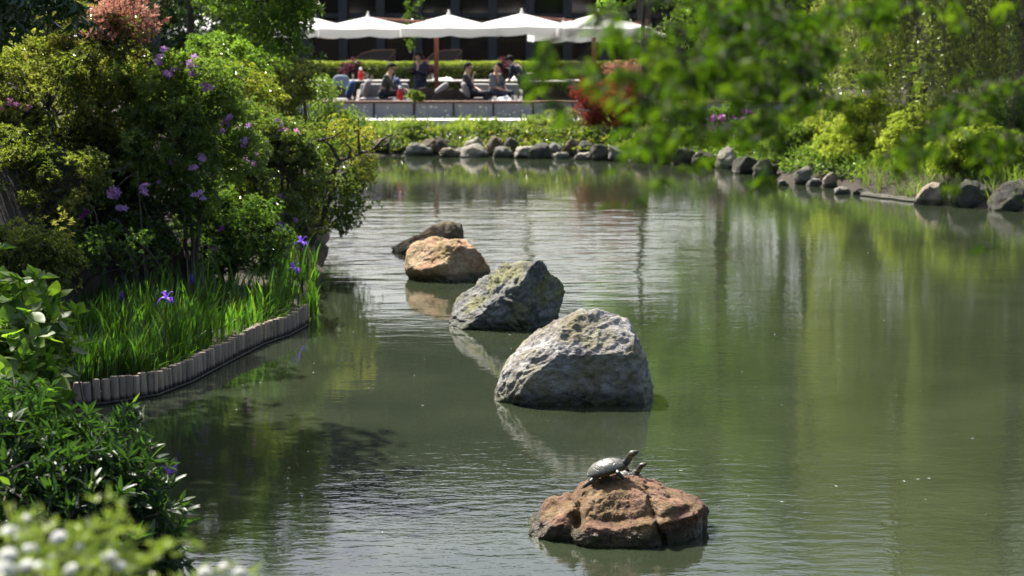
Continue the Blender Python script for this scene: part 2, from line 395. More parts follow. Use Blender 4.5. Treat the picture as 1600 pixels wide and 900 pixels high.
# ------------------------------------------------------------------ ground and water
PAL_PX = [(123, 634), (180, 627), (239, 617), (294, 596), (350, 566), (405, 538), (447, 523), (480, 505)]
PAL = [G(x, y) for x, y in PAL_PX]
POND = [(-.9, 5), (-1.45, 8), (-1.95, 10.5), (-2.75, 13), (-3.5, 15.4)] + [(p.x, p.y) for p in PAL] + \
       [(G(492, 480).x, G(492, 480).y), (G(505, 430).x, G(505, 430).y), (-2.45, 26.5), (-2.9, 32), (-3.3, 38), (-3.4, 43)] + \
       [(G(x, y).x, G(x, y).y) for x, y in ((600, 243), (740, 244), (870, 247), (980, 251), (1060, 256), (1130, 262), (1190, 276), (1225, 285), (1262, 290), (1300, 293), (1340, 302), (1440, 319), (1600, 332))] + \
       [(12, 28), (17, 22), (17, 9), (7, 3.6), (1, 3)]
PN = np.array(POND)
def pond_sd(P):                           # + outside, - inside
    A = PN; B = np.roll(PN, -1, 0); d2 = np.full(len(P), 1e9); ins = np.zeros(len(P), bool)
    for a, b in zip(A, B):
        e = b-a; t_ = np.clip(((P-a) @ e)/(e @ e), 0, 1); q = P-(a+t_[:, None]*e); d2 = np.minimum(d2, (q*q).sum(1))
        c = (a[1] > P[:, 1]) != (b[1] > P[:, 1])
        with np.errstate(divide='ignore', invalid='ignore'):
            ins ^= c & (P[:, 0] < (b[0]-a[0])*(P[:, 1]-a[1])/(b[1]-a[1])+a[0])
    d = np.sqrt(d2); return np.where(ins, -d, d)
def ss(x, a, b): t_ = np.clip((x-a)/(b-a), 0, 1); return t_*t_*(3-2*t_)
def ground_z(P):
    P = np.atleast_2d(np.asarray(P, float)); s = pond_sd(P); x, y = P[:, 0], P[:, 1]
    zin = -.12-.55*ss(-s, 0, 1.6)
    bedw = np.where(y < 15, .4, np.where(y < 21.5, 1.75, .9))
    left = .13*ss(s, 0, .12)+1.75*ss(s, bedw, bedw+1.6)+.5*ss(s, 3, 8)
    near = .2*ss(s, 0, .3)+1.3*ss(s, .3, 3.2)
    left = np.where(y < 13, near, np.where(y < 15.5, near+(left-near)*ss(y, 13, 15.5), left))
    far = .05*ss(s, 0, .15)+.33*ss(s, .55, 1.25)+.20*ss(s, 1.2, 2.8)
    right = .38*ss(s, 0, .6)+.7*ss(s, .6, 5)+.4*ss(s, 5, 12)
    wl_ = ss(-x, 1.2, 2.6)*(1-ss(y, 40, 43)); wr_ = ss(x, 3.5, 5.5)*(1-ss(y, 44.5, 46.5))*(1-wl_); wf_ = 1-wl_-wr_
    front = near*(1-ss(y, 6, 9)); 
    zo = wl_*left+wr_*right+wf_*np.where(y < 9, near, far)
    amp = np.where(y > 44.5, .01, .07)*ss(s, .1, .8)
    zo = zo+amp*fbm(np.stack([x*1.3, y*1.3, x*0], 1), 3)
    return np.where(s < 0, zin, zo)
def gz(x, y): return float(ground_z([[x, y]])[0])
xs = np.concatenate([[-3000, -800, -250, -90, -45, -28, -18], np.arange(-13, -6, .5), np.arange(-6, 10, .16), np.arange(10, 24, .8), [30, 50, 100, 300, 900, 3000]])
ys = np.concatenate([[-3000, -600, -120, -40, -15, -6, -2], np.arange(0, 8, .5), np.arange(8, 48, .2), np.arange(48, 62, 1.5), [66, 80, 110, 200, 500, 1200, 4000]])
gx, gy = np.meshgrid(xs, ys); P2 = np.stack([gx.ravel(), gy.ravel()], 1)
GV = np.concatenate([P2, ground_z(P2)[:, None]], 1); nx, ny = len(xs), len(ys)
ii = (np.arange(ny-1)[:, None]*nx+np.arange(nx-1)).ravel(); GF = np.stack([ii, ii+1, ii+nx+1, ii+nx], 1)
t = NT('soil'); n1 = t.noise(2.2, 6, .6); n2 = t.noise(26, 5, .65)
c = t.mix(n2, t.ramp(n1, [(.3, (.018, .013, .009)), (.55, (.032, .024, .015)), (.7, (.025, .03, .012))]), (.05, .038, .025))
M['soil'] = t.done(t.pbr(c, .95, Normal=t.bump(t.math('ADD', n1, n2), .06)))
go = addobj('ground', npmesh('ground', GV, GF, M['soil'], None, True)); go['kind'] = 'structure'
wv = MB().add([(-20, -1, 0), (24, -1, 0), (24, 46.0, 0), (-20, 46.0, 0)], [(0, 1, 2, 3)])
wo = wv.build('pond_water', M['water']); wo['kind'] = 'structure'

# ------------------------------------------------------------------ rocks
_ico = {}
def ico(sub):
    if sub not in _ico:
        bm = bmesh.new(); bmesh.ops.create_icosphere(bm, subdivisions=sub, radius=1); bm.verts.index_update()
        _ico[sub] = (np.array([v.co[:] for v in bm.verts]), np.array([[v.index for v in f.verts] for f in bm.faces])); bm.free()
    return _ico[sub]
def rock(name, label, mat, sil, Y, depth, seed, sub=6, nfac=16, rough=1.0, planes=(), rho=.72, group=None, px=True, facmin=.72, strata=None, zc=.22, carve=None):
    """sil: outline seen from the front; depth: half thickness; planes cut faces in it"""
    rng = np.random.default_rng(seed)
    Q = np.array([[D(a, b, Y).x, D(a, b, Y).z] for a, b in sil]) if px else np.array(sil, float)
    cx = (Q[:, 0].min()+Q[:, 0].max())/2; H = Q[:, 1].max(); Wd = np.ptp(Q[:, 0]); cz = H*zc
    th = np.arctan2(Q[:, 1]-cz, Q[:, 0]-cx); rr = np.hypot(Q[:, 1]-cz, Q[:, 0]-cx)
    lo = np.radians([-150, -120, -90, -60, -30]); lr = np.array([min(.5*Wd, (cz+.22*max(H, .3))/abs(math.sin(a))) for a in lo])
    keep = th > -.35
    m_ = np.where(th < -2.6, th+2*math.pi, th)
    TT = np.concatenate([m_, lo]); RR = np.concatenate([rr, lr]); o = np.argsort(TT); TT, RR = TT[o], RR[o]
    V, F = ico(sub); th_v = np.arctan2(V[:, 2], V[:, 0]); th_v = np.where(th_v < TT[0], th_v+2*math.pi, th_v)
    r = np.interp(th_v, np.append(TT, TT[0]+2*math.pi), np.append(RR, RR[0]))
    rh = np.clip(np.hypot(V[:, 0], V[:, 2]), 0, 1)**rho
    S = (Wd+H)/2
    Pp = np.stack([r*rh*np.cos(th_v), depth*np.sign(V[:, 1])*np.abs(V[:, 1])**.85, r*rh*np.sin(th_v)], 1)
    # facets
    for i in range(nfac):
        n = nrm(rng.normal(0, 1, 3)*np.array([.8, 1.4, .8])); d = Pp @ n; mx = d.max()*rng.uniform(facmin, .95)
        ov = np.maximum(d-mx, 0); Pp = Pp-(ov*.85)[:, None]*n
    for n, fr in planes:
        n = nrm(np.array(n, float)); d = Pp @ n; mx = d.max()*fr; ov = np.maximum(d-mx, 0); Pp = Pp-(ov*.93)[:, None]*n
    q = Pp/S; dirn = nrm(Pp)
    ridg = 1-np.abs(vnoise(q*4.2+seed*3.1))
    cellsn = np.round(vnoise(q*3.1+seed)*3)/3
    disp = .045*fbm(q*3.5+seed*1.7, 5, 2.1, .55)+.035*(ridg-.7)+.022*cellsn
    if strata is not None:
        s_ = q @ nrm(np.array(strata, float)); wv_ = s_*9+1.6*fbm(q*3+seed, 3); disp = disp+.014*(np.abs((wv_ % 1)-.5)*2-.5)*(1+vnoise(q*2.3+seed))
    fine = .014*fbm(q*16+seed, 4, 2.2, .6)+.020*((1-np.abs(vnoise(q*8.5+seed*2.2)))**2-.45)+.012*np.round(vnoise(q*7+seed*5+.4*fbm(q*9, 2)[:, None])*2.5)/2.5
    Pp = Pp+dirn*((disp*rough+fine*rough)*S)[:, None]
    if carve is not None: Pp[:, 2] += cz; Pp = carve(Pp); Pp[:, 2] -= cz
    Pp[:, 2] += cz
    o = addobj(name, npmesh(name, Pp, F, mat, None, True), None, Matrix.Translation((cx, Y, 0)))
    return tag(o, label, 'rock', group)
grey1 = rockmat('granite_pale', [(.06, .05, .038), (.15, .135, .115), (.28, .275, .265), (.33, .325, .31)], (.15, .13, .04), .3, 2.2, .55, 1)
grey2 = rockmat('schist_grey', [(.04, .04, .04), (.085, .087, .082), (.20, .20, .19), (.10, .10, .07)], (.20, .20, .06), .35, 2.6, .4, 2)
rust1 = rockmat('rust_stone', [(.05, .028, .017), (.12, .06, .034), (.20, .105, .06), (.32, .23, .15)], (.13, .10, .02), .22, 3.0, .6, 3)
rust2 = rockmat('orange_stone', [(.20, .10, .05), (.36, .20, .11), (.46, .31, .19), (.32, .26, .15)], (.20, .18, .05), .3, 3.0, .3, 4)
dark1 = rockmat('dark_stone', [(.05, .035, .022), (.10, .07, .045), (.15, .11, .07), (.08, .07, .05)], (.10, .08, .02), .35, 3.0, .3, 5)
def split_rock(P):
    x, y, z = P[:, 0].copy(), P[:, 1].copy(), P[:, 2].copy(); n = .03*fbm(P*5+3, 3); fr = ss(-y, -.05, .15)
    led = ss(.155+n+.05*x-z, 0, .03)*ss(x+n, -.26, -.20)*fr                     # the lower ledge stands forward
    P[:, 1] -= .085*led
    tilt = ss(x+n*1.2, -.30, .05)*ss(z, .13, .36)*fr; P[:, 1] += .10*tilt*ss(x, .42, .0)   # smooth hollow face leaning back
    crack = np.exp(-((x-.235-.35*(.22-z)+n*.7)/.014)**2)*fr*ss(.30-z, 0, .06); P[:, 1] += .07*crack
    cr2 = np.exp(-((x+.19-.3*(z-.2)+n)/.03)**2)*ss(z, .05, .15); P[:, 1] += .06*cr2*fr; P[:, 2] -= .05*cr2
    rb_ = ss(x+n-.26, 0, .05)*ss(.24+n-z, 0, .04)*ss(z, .10, .16)*fr; P[:, 1] -= .05*rb_
    lump = ss(-.27-x+n, 0, .06)*.03*fbm(P*11, 3); P[:, 2] += lump
    return P
rock('boulder', 'rust brown split boulder in the foreground water with two turtles on it', rust1,
     [(790, 846), (812, 820), (845, 797), (880, 783), (905, 768), (935, 757), (985, 752), (1008, 760), (1040, 766), (1080, 773), (1104, 787), (1111, 815), (1107, 852)], 11.98, .52, 11, 7, 14, .85,
     planes=[((.05, -.95, .3), .78), ((.5, -.85, .1), .80), ((.1, -.6, -.8), .8), ((-.75, -.3, .6), .9)], carve=split_rock)
rock('boulder', 'big rounded pale grey granite boulder, largest rock in the pond', grey1,
     [(771, 632), (776, 602), (800, 560), (850, 521), (890, 497), (930, 486), (960, 491), (985, 508), (1000, 545), (1012, 590), (1017, 634)], 16.25, .52, 23, 7, 8, .62,
     planes=[((.12, -.62, .78), .80), ((.1, -.97, -.12), .74)], strata=(.55, .1, -.8), facmin=.88)
rock('boulder', 'slanted grey boulder with green lichen and dark right face', grey2,
     [(700, 511), (735, 456), (758, 424), (782, 413), (798, 417), (830, 407), (865, 400), (884, 410), (894, 434), (886, 462), (868, 495), (845, 512)], 20.1, .55, 31, 7, 10, .85,
     planes=[((-.55, -.45, .7), .62), ((.8, -.6, -.05), .48), ((-.1, -.9, .2), .72)], strata=(.5, .2, .85))
rock('boulder', 'orange tan boulder in the pond behind the slanted grey one', rust2,
     [(636, 428), (638, 392), (660, 377), (690, 369), (706, 375), (740, 383), (755, 395), (766, 412), (757, 436)], 23.7, .45, 47, 6, 16, .9,
     planes=[((-.3, -.55, .75), .72), ((.5, -.8, .1), .78)])
rock('boulder', 'low dark brown boulder farthest back of the five pond rocks', dark1,
     [(611, 396), (616, 381), (635, 370), (655, 369), (685, 351), (706, 344), (720, 352), (725, 385), (724, 398)], 26.4, .4, 53, 6, 14, .9,
     planes=[((-.4, -.6, .7), .75)], strata=(.7, 0, .7))

# ------------------------------------------------------------------ stones along the far and right banks
SM = {'pale': rockmat('stone_pale', [(.22, .19, .15), (.36, .33, .27), (.46, .43, .36)], (.16, .16, .05), .15, 6, .3, 6),
      'tan': rockmat('stone_tan', [(.2, .155, .10), (.31, .25, .18), (.42, .35, .26)], (.14, .14, .04), .2, 6, .3, 7),
      'grey': rockmat('stone_grey', [(.11, .108, .10), (.20, .195, .18), (.31, .30, .28)], (.10, .11, .03), .25, 6, .35, 8),
      'dark': rockmat('stone_dark', [(.03, .028, .024), (.065, .06, .05), (.11, .10, .085)], (.06, .07, .02), .3, 6, .3, 9),
      'brown': rockmat('stone_brown', [(.06, .042, .028), (.12, .085, .055), (.18, .13, .09)], (.10, .10, .03), .25, 6, .3, 10)}
def stone(label, kind, x, yt, yb, wpx, seed, back=False, peak=0.0, group=None, slant=0.0, edge=None):
    g = G(x, yb, 0.0) if edge is None else G(x, edge, 0.0)
    Yc = g.y+.10+(.26 if back else 0); s = FPX/Yc; W2 = wpx/s/2
    H = max(D(x, yt, Yc).z, .08); cx = D(x, yb, Yc).x
    p = peak
    sil = [(cx-W2, -.08), (cx-W2*.97, H*.35), (cx-W2*.7+p*W2*.2, H*(.78-slant*.3)), (cx+W2*(p-.25), H*(.97-slant*.1)), (cx+W2*(p+.15), H), (cx+W2*.72+p*W2*.2, H*(.75+slant*.2)), (cx+W2, H*.33), (cx+W2, -.08)]
    return rock('bank_stone', label, SM[kind], sil, Yc, W2*.8, seed, 4, 18, 1.35, px=False, group=group, facmin=.6)
FG = 'stones edging the far bank'
far = [('brown', 597, 214, 238, 30, 1), ('dark', 626, 219, 240, 20, 1), ('grey', 650, 226, 241, 42, 0), ('brown', 672, 219, 238, 28, 1), ('tan', 703, 231, 245, 30, 0), ('dark', 697, 217, 238, 26, 1),
       ('grey', 722, 229, 243, 20, 0), ('pale', 741, 216, 234, 34, 1), ('pale', 743, 228, 247, 36, 0), ('brown', 771, 217, 236, 26, 1), ('grey', 784, 231, 249, 32, 0), ('dark', 798, 219, 240, 24, 1),
       ('pale', 818, 222, 245, 30, 0), ('dark', 842, 222, 246, 32, 0), ('grey', 868, 221, 245, 24, 1), ('pale', 876, 240, 250, 26, 0), ('brown', 890, 222, 246, 26, 1), ('pale', 915, 241, 252, 28, 0),
       ('dark', 912, 222, 246, 26, 1), ('dark', 936, 222, 248, 26, 0), ('grey', 962, 226, 250, 28, 0), ('brown', 1003, 224, 252, 34, 0), ('dark', 1035, 228, 254, 32, 0), ('dark', 1070, 232, 257, 36, 0), ('dark', 1100, 235, 259, 34, 0), ('pale', 1132, 231, 264, 36, 0),
       ('dark', 1165, 240, 270, 34, 0), ('dark', 1196, 248, 278, 32, 0)]
ORD = ['first', 'second', 'third', 'fourth', 'fifth', 'sixth', 'seventh', 'eighth', 'ninth', 'tenth', 'eleventh', 'twelfth']
CN = {'pale': 'pale', 'tan': 'tan', 'grey': 'grey', 'dark': 'dark', 'brown': 'brown'}
cnt = {}
for i, (k, x, yt, yb, wp, back) in enumerate(far):
    key = (k, back); cnt[key] = cnt.get(key, 0)+1
    lab = f"{CN[k]} stone {'tucked in the upper row' if back else 'at the waterline'} of the far bank, {ORD[cnt[key]-1]} such from the left"
    if (k, x) == ('pale', 743): lab = 'round pale stone at the far waterline, brightest below the red brown parasol pole'
    stone(lab, k, x, yt-(5 if back else 1), yb, wp*1.25, 200+i, bool(back), [0, .25, -.3][i % 3], FG, 0.0, float(np.interp(x, [600, 740, 870, 980, 1060, 1130, 1225], [243, 244.5, 247, 251, 256, 262, 285]))+(1.5 if yb > 243 and not back else 0))
RG = 'stones edging the right bank'
rb = [('small grey stone at the left end of the right bank stones', 'grey', 1224, 281, 291, 18, 0, 0, 0), ('tan slanted slab leaning left on the right bank', 'tan', 1244, 236, 276, 34, 1, .55, .5),
      ('grey upright stone with rounded top beside the tan slanted slab', 'grey', 1253, 252, 289, 26, 0, .3, .2), ('brown block lying behind the upright stones of the right bank', 'brown', 1278, 256, 284, 46, 1, 0, 0),
      ('low flat grey stone in front of the brown block on the right bank', 'grey', 1272, 279, 292, 28, 0, .2, 0), ('tan pointed stone right of the low flat one on the right bank', 'tan', 1299, 267, 294, 26, 0, -.2, 0),
      ('small round pale stone sitting in the water off the right bank', 'pale', 1316, 290, 304, 26, 0, .1, 0), ('small dark stone right of the round pale one', 'dark', 1342, 293, 305, 20, 0, 0, 0),
      ('pale tan wedge stone standing in the water below the grasses', 'tan', 1452, 286, 320, 52, 0, .5, .6), ('dark rounded stone above the right wedge stone', 'dark', 1512, 262, 300, 52, 1, 0, 0),
      ('dark wet boulder between the wedge stone and the frame edge', 'dark', 1515, 282, 324, 70, 0, 0, 0), ('large dark mossy boulder at the right frame edge', 'dark', 1585, 278, 329, 74, 0, .2, 0)]
for i, (lab, k, x, yt, yb, wp, back, pk, sl) in enumerate(rb): stone(lab, k, x, yt, yb, wp, 300+i, bool(back), pk, RG, sl)
# thin concrete edge in front of the grasses
a, b = G(1347, 304, .02), G(1432, 314, .02)
mb = MB(); P = [a.lerp(b, k/8)+Vector((0, .05*math.sin(k*1.7), .02)) for k in range(9)]; mb.tube([p-Vector((0, 0, .02)) for p in P], [.05+.012*math.sin(k*2.3) for k in range(9)], 7)
tag(mb.build('bank_edging', SM['pale'], None, origin=a), 'thin pale edging strip along the water below the right grasses', 'edging')
# dark standing stone in the azaleas, upper left
rock('standing_stone', 'dark standing stone among the azaleas at the upper left edge', SM['dark'],
     [(16, 190), (22, 120), (24, 85), (30, 76), (40, 78), (47, 92), (52, 115), (56, 190)], 21.0, .12, 77, 5, 8, .6)['category'] = 'stone'

# ------------------------------------------------------------------ log palisade round the iris bed
t = NT('weathered_log'); n1 = t.noise(1, 5, .6, None); mp = t.n('ShaderNodeVectorMath', operation='MULTIPLY'); t.l(t.pos(), mp.inputs[0]); mp.inputs[1].default_value = (60, 60, 4)
n1 = t.noise(1, 4, .6, mp.outputs[0]); n2 = t.noise(9, 4)
oi = t.n('ShaderNodeObjectInfo'); sz = t.n('ShaderNodeSeparateXYZ'); t.l(t.pos(), sz.inputs[0])
c = t.ramp(n1, [(.3, (.19, .14, .095)), (.55, (.34, .265, .185)), (.75, (.46, .375, .275))])
c = t.mix(t.math('MULTIPLY', oi.outputs['Random'], .75), c, (.10, .085, .07)); c = t.mix(t.smooth(n2, .58, .72), c, (.10, .075, .045))
wetf = t.smooth(t.math('ADD', sz.outputs[2], t.math('MULTIPLY', n2, -.06)), .03, -.012)
c = t.mix(wetf, c, (.025, .02, .014))
M['log'] = t.done(t.pbr(c, .85, Normal=t.bump(n1, .006)))
pal = thing('log_palisade', 'low edging of weathered grey logs holding the iris bed', 'log edging', PAL[0])
rng = np.random.default_rng(5)
# resample the line with log-wide steps
seg = [PAL[0]]; dense = []
for a, b in zip(PAL[:-1], PAL[1:]): dense += [a.lerp(b, k/60) for k in range(60)]
cur = dense[0]; spots = [cur]; step = .072
for p in dense:
    if (p-spots[-1]).length >= step: spots.append(p); step = rng.uniform(.06, .086)
logs = []
for v in range(6):
    mb = MB(); r = .034; prof = [(r*.98, -.35), (r, -.1), (r*.99, .05), (r*.985, .178), (r*.86, .190), (r*.3, .193)]
    mb.lathe(prof, 12); mb.V = [(x*(1+.05*math.sin(5*z*9+v)), y*(1+.06*math.cos(v+z*7)), z) for x, y, z in mb.V]; me = mb.mesh('log', M['log'])
    me.set_sharp_from_angle(angle=R(35)); logs.append(me)
for i, p in enumerate(spots):
    s = rng.uniform(.86, 1.14)
    Mx = Matrix.Translation(p+Vector((0, 0, rng.uniform(-.010, .010)+.008*math.sin(i*.35)))) @ Matrix.Rotation(rng.uniform(0, 6.28), 4, 'Z') @ Matrix.Rotation(R(rng.normal(0, 2.2)), 4, 'X') @ Matrix.Diagonal((s, s, 1, 1))
    addobj('log', logs[i % 6], pal, Mx)
mb = MB(); mb.tube([p+Vector((.05, -.045, .012)) for p in dense[::12]], .008, 5); mb.build('tie_wire', M['bark'], pal)

# ------------------------------------------------------------------ building behind the terrace
M['facade_dark'] = simple('dark_stone_cladding', (.028, .027, .028), .45, .2, 3)
M['beam_dark'] = simple('dark_metal', (.02, .02, .022), .4, .2, 5)
t = NT('dark_glass'); M['dark_glass'] = t.done(t.pbr((.006, .007, .009), .06, IOR=1.45))
BY, BT, BX0, BX1, BAY = 78.0, 16.0, -19.6, 21.0, 1.45
bld = thing('hotel_building', 'tall dark glazed building with slim columns behind the terrace', 'building', (0, BY, .5))
W_ = BX1-BX0; XM = (BX0+BX1)/2; GAP0, GAP1 = 4.6, 9.3                  # open gap added so the pond mirrors a band of sky
MB().box((XM, BY+6.4, GAP0/2), (W_, 12, GAP0)).build('wall', M['facade_dark'], bld, False)
MB().box((XM, BY+2.4, (GAP1+BT)/2+.1), (W_, 3.8, BT-GAP1)).build('wall', M['facade_dark'], bld, False)
nb = int(W_/BAY); stor = [(.5, 2.95), (3.15, 4.4), (9.6, 11.6), (11.8, 15.6)]
cm = MB().box((0, 0, 2.35), (.34, .42, 4.5), bev=.02).mesh('column', M['facade_dark'], False)
cm2 = MB().box((0, 0, 12.55), (.34, .42, 6.6), bev=.02).mesh('column', M['facade_dark'], False)
cm3 = MB().box((0, 0, 6.95), (.3, .3, 4.8)).mesh('column', M['facade_dark'], False)
pm = MB().box((0, 0, 0), (BAY-.36, .05, 1)).mesh('glass_pane', M['dark_glass'], False)
for i in range(nb+1):
    for m_ in (cm, cm2): addobj('column', m_, bld, Matrix.Translation((BX0+i*BAY, BY+.02, .12)))
    if i % 7 == 0: addobj('column', cm3, bld, Matrix.Translation((BX0+i*BAY, BY+1.5, 0)))
for i in range(nb):
    for z0, z1 in stor:
        addobj('glass_pane', pm, bld, Matrix.Translation((BX0+(i+.5)*BAY, BY+.34, (z0+z1)/2)) @ Matrix.Rotation(R(np.random.default_rng(i*7+int(z0)).normal(0, .35)), 4, 'X') @ Matrix.Diagonal((1, 1, z1-z0, 1)))
for z in (3.05, 4.5, 9.5, 11.7): MB().box((XM, BY+.22, z), (W_-.1, .18, .16)).build('beam', M['beam_dark'], bld, False)
MB().box((XM, BY+2.3, BT+.35), (W_+.8, 5.4, .35)).build('roof', M['facade_dark'], bld, False)

M['red_cloth'] = simple('red_cloth', (.45, .02, .03), .7)
p = D(833, -14, 68.0); mb = MB(); mb.add([(p.x-.05, 68, p.z+.5), (p.x+.07, 68, p.z+.5), (p.x+.08, 68.02, p.z-.25), (p.x-.03, 67.97, p.z-.3), (p.x-.05, 68.02, p.z+.5), (p.x+.07, 68.02, p.z+.5), (p.x+.08, 68.04, p.z-.25), (p.x-.03, 67.99, p.z-.3)], [(0, 1, 2, 3), (7, 6, 5, 4), (0, 4, 5, 1), (1, 5, 6, 2), (2, 6, 7, 3), (3, 7, 4, 0)])
bt = thing('banner', 'narrow red banner hanging in front of the dark building', 'banner', (p.x, 68, .55)); mb.build('cloth', M['red_cloth'], bt, False)
MB().tube([(p.x-.07, 68.01, .5), (p.x-.07, 68.01, p.z+.6)], .02, 6).build('pole', M['beam_dark'], bt)

# ------------------------------------------------------------------ terrace
M['terrace_floor'] = simple('terrace_paving', (.16, .15, .14), .8, .15, 4, .003)
M['path'] = simple('pale_path', (.62, .60, .56), .8, .06, 8, .002)
M['panel'] = simple('pale_panel', (.33, .32, .33), .6, .05, 6)
M['rail_wood'] = simple('rail_wood', (.16, .075, .045), .55, .25, 12)
M['post_dark'] = simple('dark_brown_metal', (.035, .026, .022), .5, .2, 10)
M['base_shade'] = simple('painted_base_shade', (.02, .026, .026), .4, .2, 5)
fl = MB().box((4, 63.3, .3), (44, 29.2, .5)).build('terrace_floor', M['terrace_floor'], None, False); fl['kind'] = 'structure'
pt = MB().box((4, 46.95, .50), (20, .8, .34), bev=.015).build('garden_path', M['path'], None, False); pt['kind'] = 'structure'
ch = MB().box((4, 47.95, .40), (20, 1.15, .42)).build('base_shade_strip', M['base_shade'], None, False); ch['kind'] = 'structure'  # dark strip painting in the shadow at the wall base
WY = 48.5
twl = thing('terrace_wall', 'low terrace wall of pale panels with brown posts and wooden rail', 'wall', (-5.0, WY, .5))
PW = .965; x0 = D(522.5, 170, WY).x-PW*1
ppm = MB().box((0, 0, 0), (PW/2-.008, .06, .36), bev=.004).mesh('panel', M['panel'], False)
pom = MB().box((0, 0, 0), (.045, .1, .48), bev=.005).mesh('post', M['post_dark'], False)
for i in range(15):
    X = x0+i*PW
    addobj('post', pom, twl, Matrix.Translation((X, WY-.01, .735)))
    for k in (0, 1): addobj('panel', ppm, twl, Matrix.Translation((X+.028+(PW-.045)*(k+.5)/2, WY, .80)))
MB().box((x0+7.5*PW, WY+.02, 1.005), (15*PW, .2, .055), bev=.01).build('rail', M['rail_wood'], twl, False)
MB().box((x0+7.5*PW, WY+.09, .75), (15*PW, .1, .46)).build('backing', M['post_dark'], twl, False)

# parasols: a mast carries two canopies on a cross arm
M['canvas'] = NT('white_canvas'); t = M['canvas']; p_ = t.pbr((.80, .80, .78), .8); tr = t.n('ShaderNodeBsdfTranslucent'); tr.inputs[0].default_value = (.8, .8, .76, 1)
mx = t.n('ShaderNodeMixShader'); mx.inputs[0].default_value = .45; t.l(p_.outputs[0], mx.inputs[1]); t.l(tr.outputs[0], mx.inputs[2]); M['canvas'] = t.done(mx)
M['mast_wood'] = simple('red_brown_wood', (.20, .06, .032), .45, .25, 14)
M['rib'] = simple('pale_rib', (.45, .40, .34), .5)
def canopy_mb(c, hw, H, rot, val=.22):
    mb = MB(); N = 8; V = []; F = []
    # square canopy in eight panels, sagging a little between the ribs
    ring = []
    for lv in range(5):
        f = lv/4; row = []
        for k in range(32):
            a = 2*math.pi*k/32; e = hw/max(abs(math.cos(a)), abs(math.sin(a))); e = e*.93+hw*.07
            sag = -.035*f*abs(math.sin(a*4)); z = H*(1-f**1.05)+sag*(1 if f < 1 else .6)
            row.append(len(V)); V.append((f*e*math.cos(a+rot)+c[0] if f else c[0]+.04*math.cos(a), f*e*math.sin(a+rot)+c[1] if f else c[1]+.04*math.sin(a), c[2]+z))
        ring.append(row)
    row = []
    for k in range(32):
        a = 2*math.pi*k/32; q = V[ring[-1][k]]; row.append(len(V)); V.append((q[0], q[1], q[2]-val+.02*math.sin(k*1.9)))
    ring.append(row)
    for r0, r1 in zip(ring[:-1], ring[1:]):
        for k in range(32): F.append((r0[k], r0[(k+1) % 32], r1[(k+1) % 32], r1[k]))
    F.append(tuple(ring[0])); mb.add(V, F); return mb
UG = 'white parasols over the terrace'
def canopy_parts(t_, c, hw, H, rot):
    cn = canopy_mb(c, hw, H, rot).build('canopy', M['canvas'], t_)
    MB().lathe([(.05, -.02), (.05, .04), (.02, .07), (.025, .12), (.005, .14)], 8, (c[0], c[1], c[2]+H)).build('finial', M['canvas'], cn)
    for k in range(8):
        a = 2*math.pi*k/8+rot; e = hw/max(abs(math.cos(a-rot)), abs(math.sin(a-rot)))*.93
        MB().tube([(c[0], c[1], c[2]+H-.08), (c[0]+e*math.cos(a), c[1]+e*math.sin(a), c[2]-.05)], .012, 5).build('rib', M['rib'], cn)
    MB().tube([(c[0], c[1], c[2]+H-.02), (c[0], c[1], c[2]-.12)], .03, 8).build('hub', M['rib'], cn)
def duo(label, mpx, can, Y):
    mp_ = D(mpx, 100, Y); b = (mp_.x, Y, .55); t_ = thing('parasol', label, 'parasol', b, UG)
    zt = D(mpx, 30, Y).z
    MB().box((mp_.x, Y, (.55+zt)/2), (.115, .115, zt-.55), bev=.012).build('mast', M['mast_wood'], t_)
    MB().box((mp_.x, Y, .585), (.6, .6, .07), bev=.015).build('base', M['post_dark'], t_)
    for (cpx, apy, epy, dY, rot, hw) in can:
        Yc = Y+dY; cz = D(cpx, epy, Yc).z; az = D(cpx, apy, Yc).z; cx = D(cpx, 50, Yc).x
        MB().tube([(mp_.x, Y, zt-.08), (cx, Yc, cz+.28)], .028, 6).build('arm', M['mast_wood'], t_)
        canopy_parts(t_, (cx, Yc, cz), hw, az-cz, rot)
duo('white parasol pair half hidden behind the leafy tree, leftmost of the row', 437, [(330, 24, 45, .3, .1, 1.1), (492, 28, 45, .5, .12, 1.1)], 53.6)
duo('white parasol pair on a bare red brown mast at the middle of the terrace', 682, [(575, 26, 44, .9, .10, 1.36), (701, 23, 43, .25, .06, 1.3)], 53.0)
duo('white parasol pair partly covered by the blurred maple leaves', 928, [(815, 21, 41, .6, .08, 1.3), (934, 22, 43, .2, .12, 1.25)], 53.2)
duo('smaller white parasol pair behind, seen between maple leaves right of the row', 1010, [(880, 36, 52, .3, .1, .95), (985, 38, 53, .4, .05, .95)], 57.2)

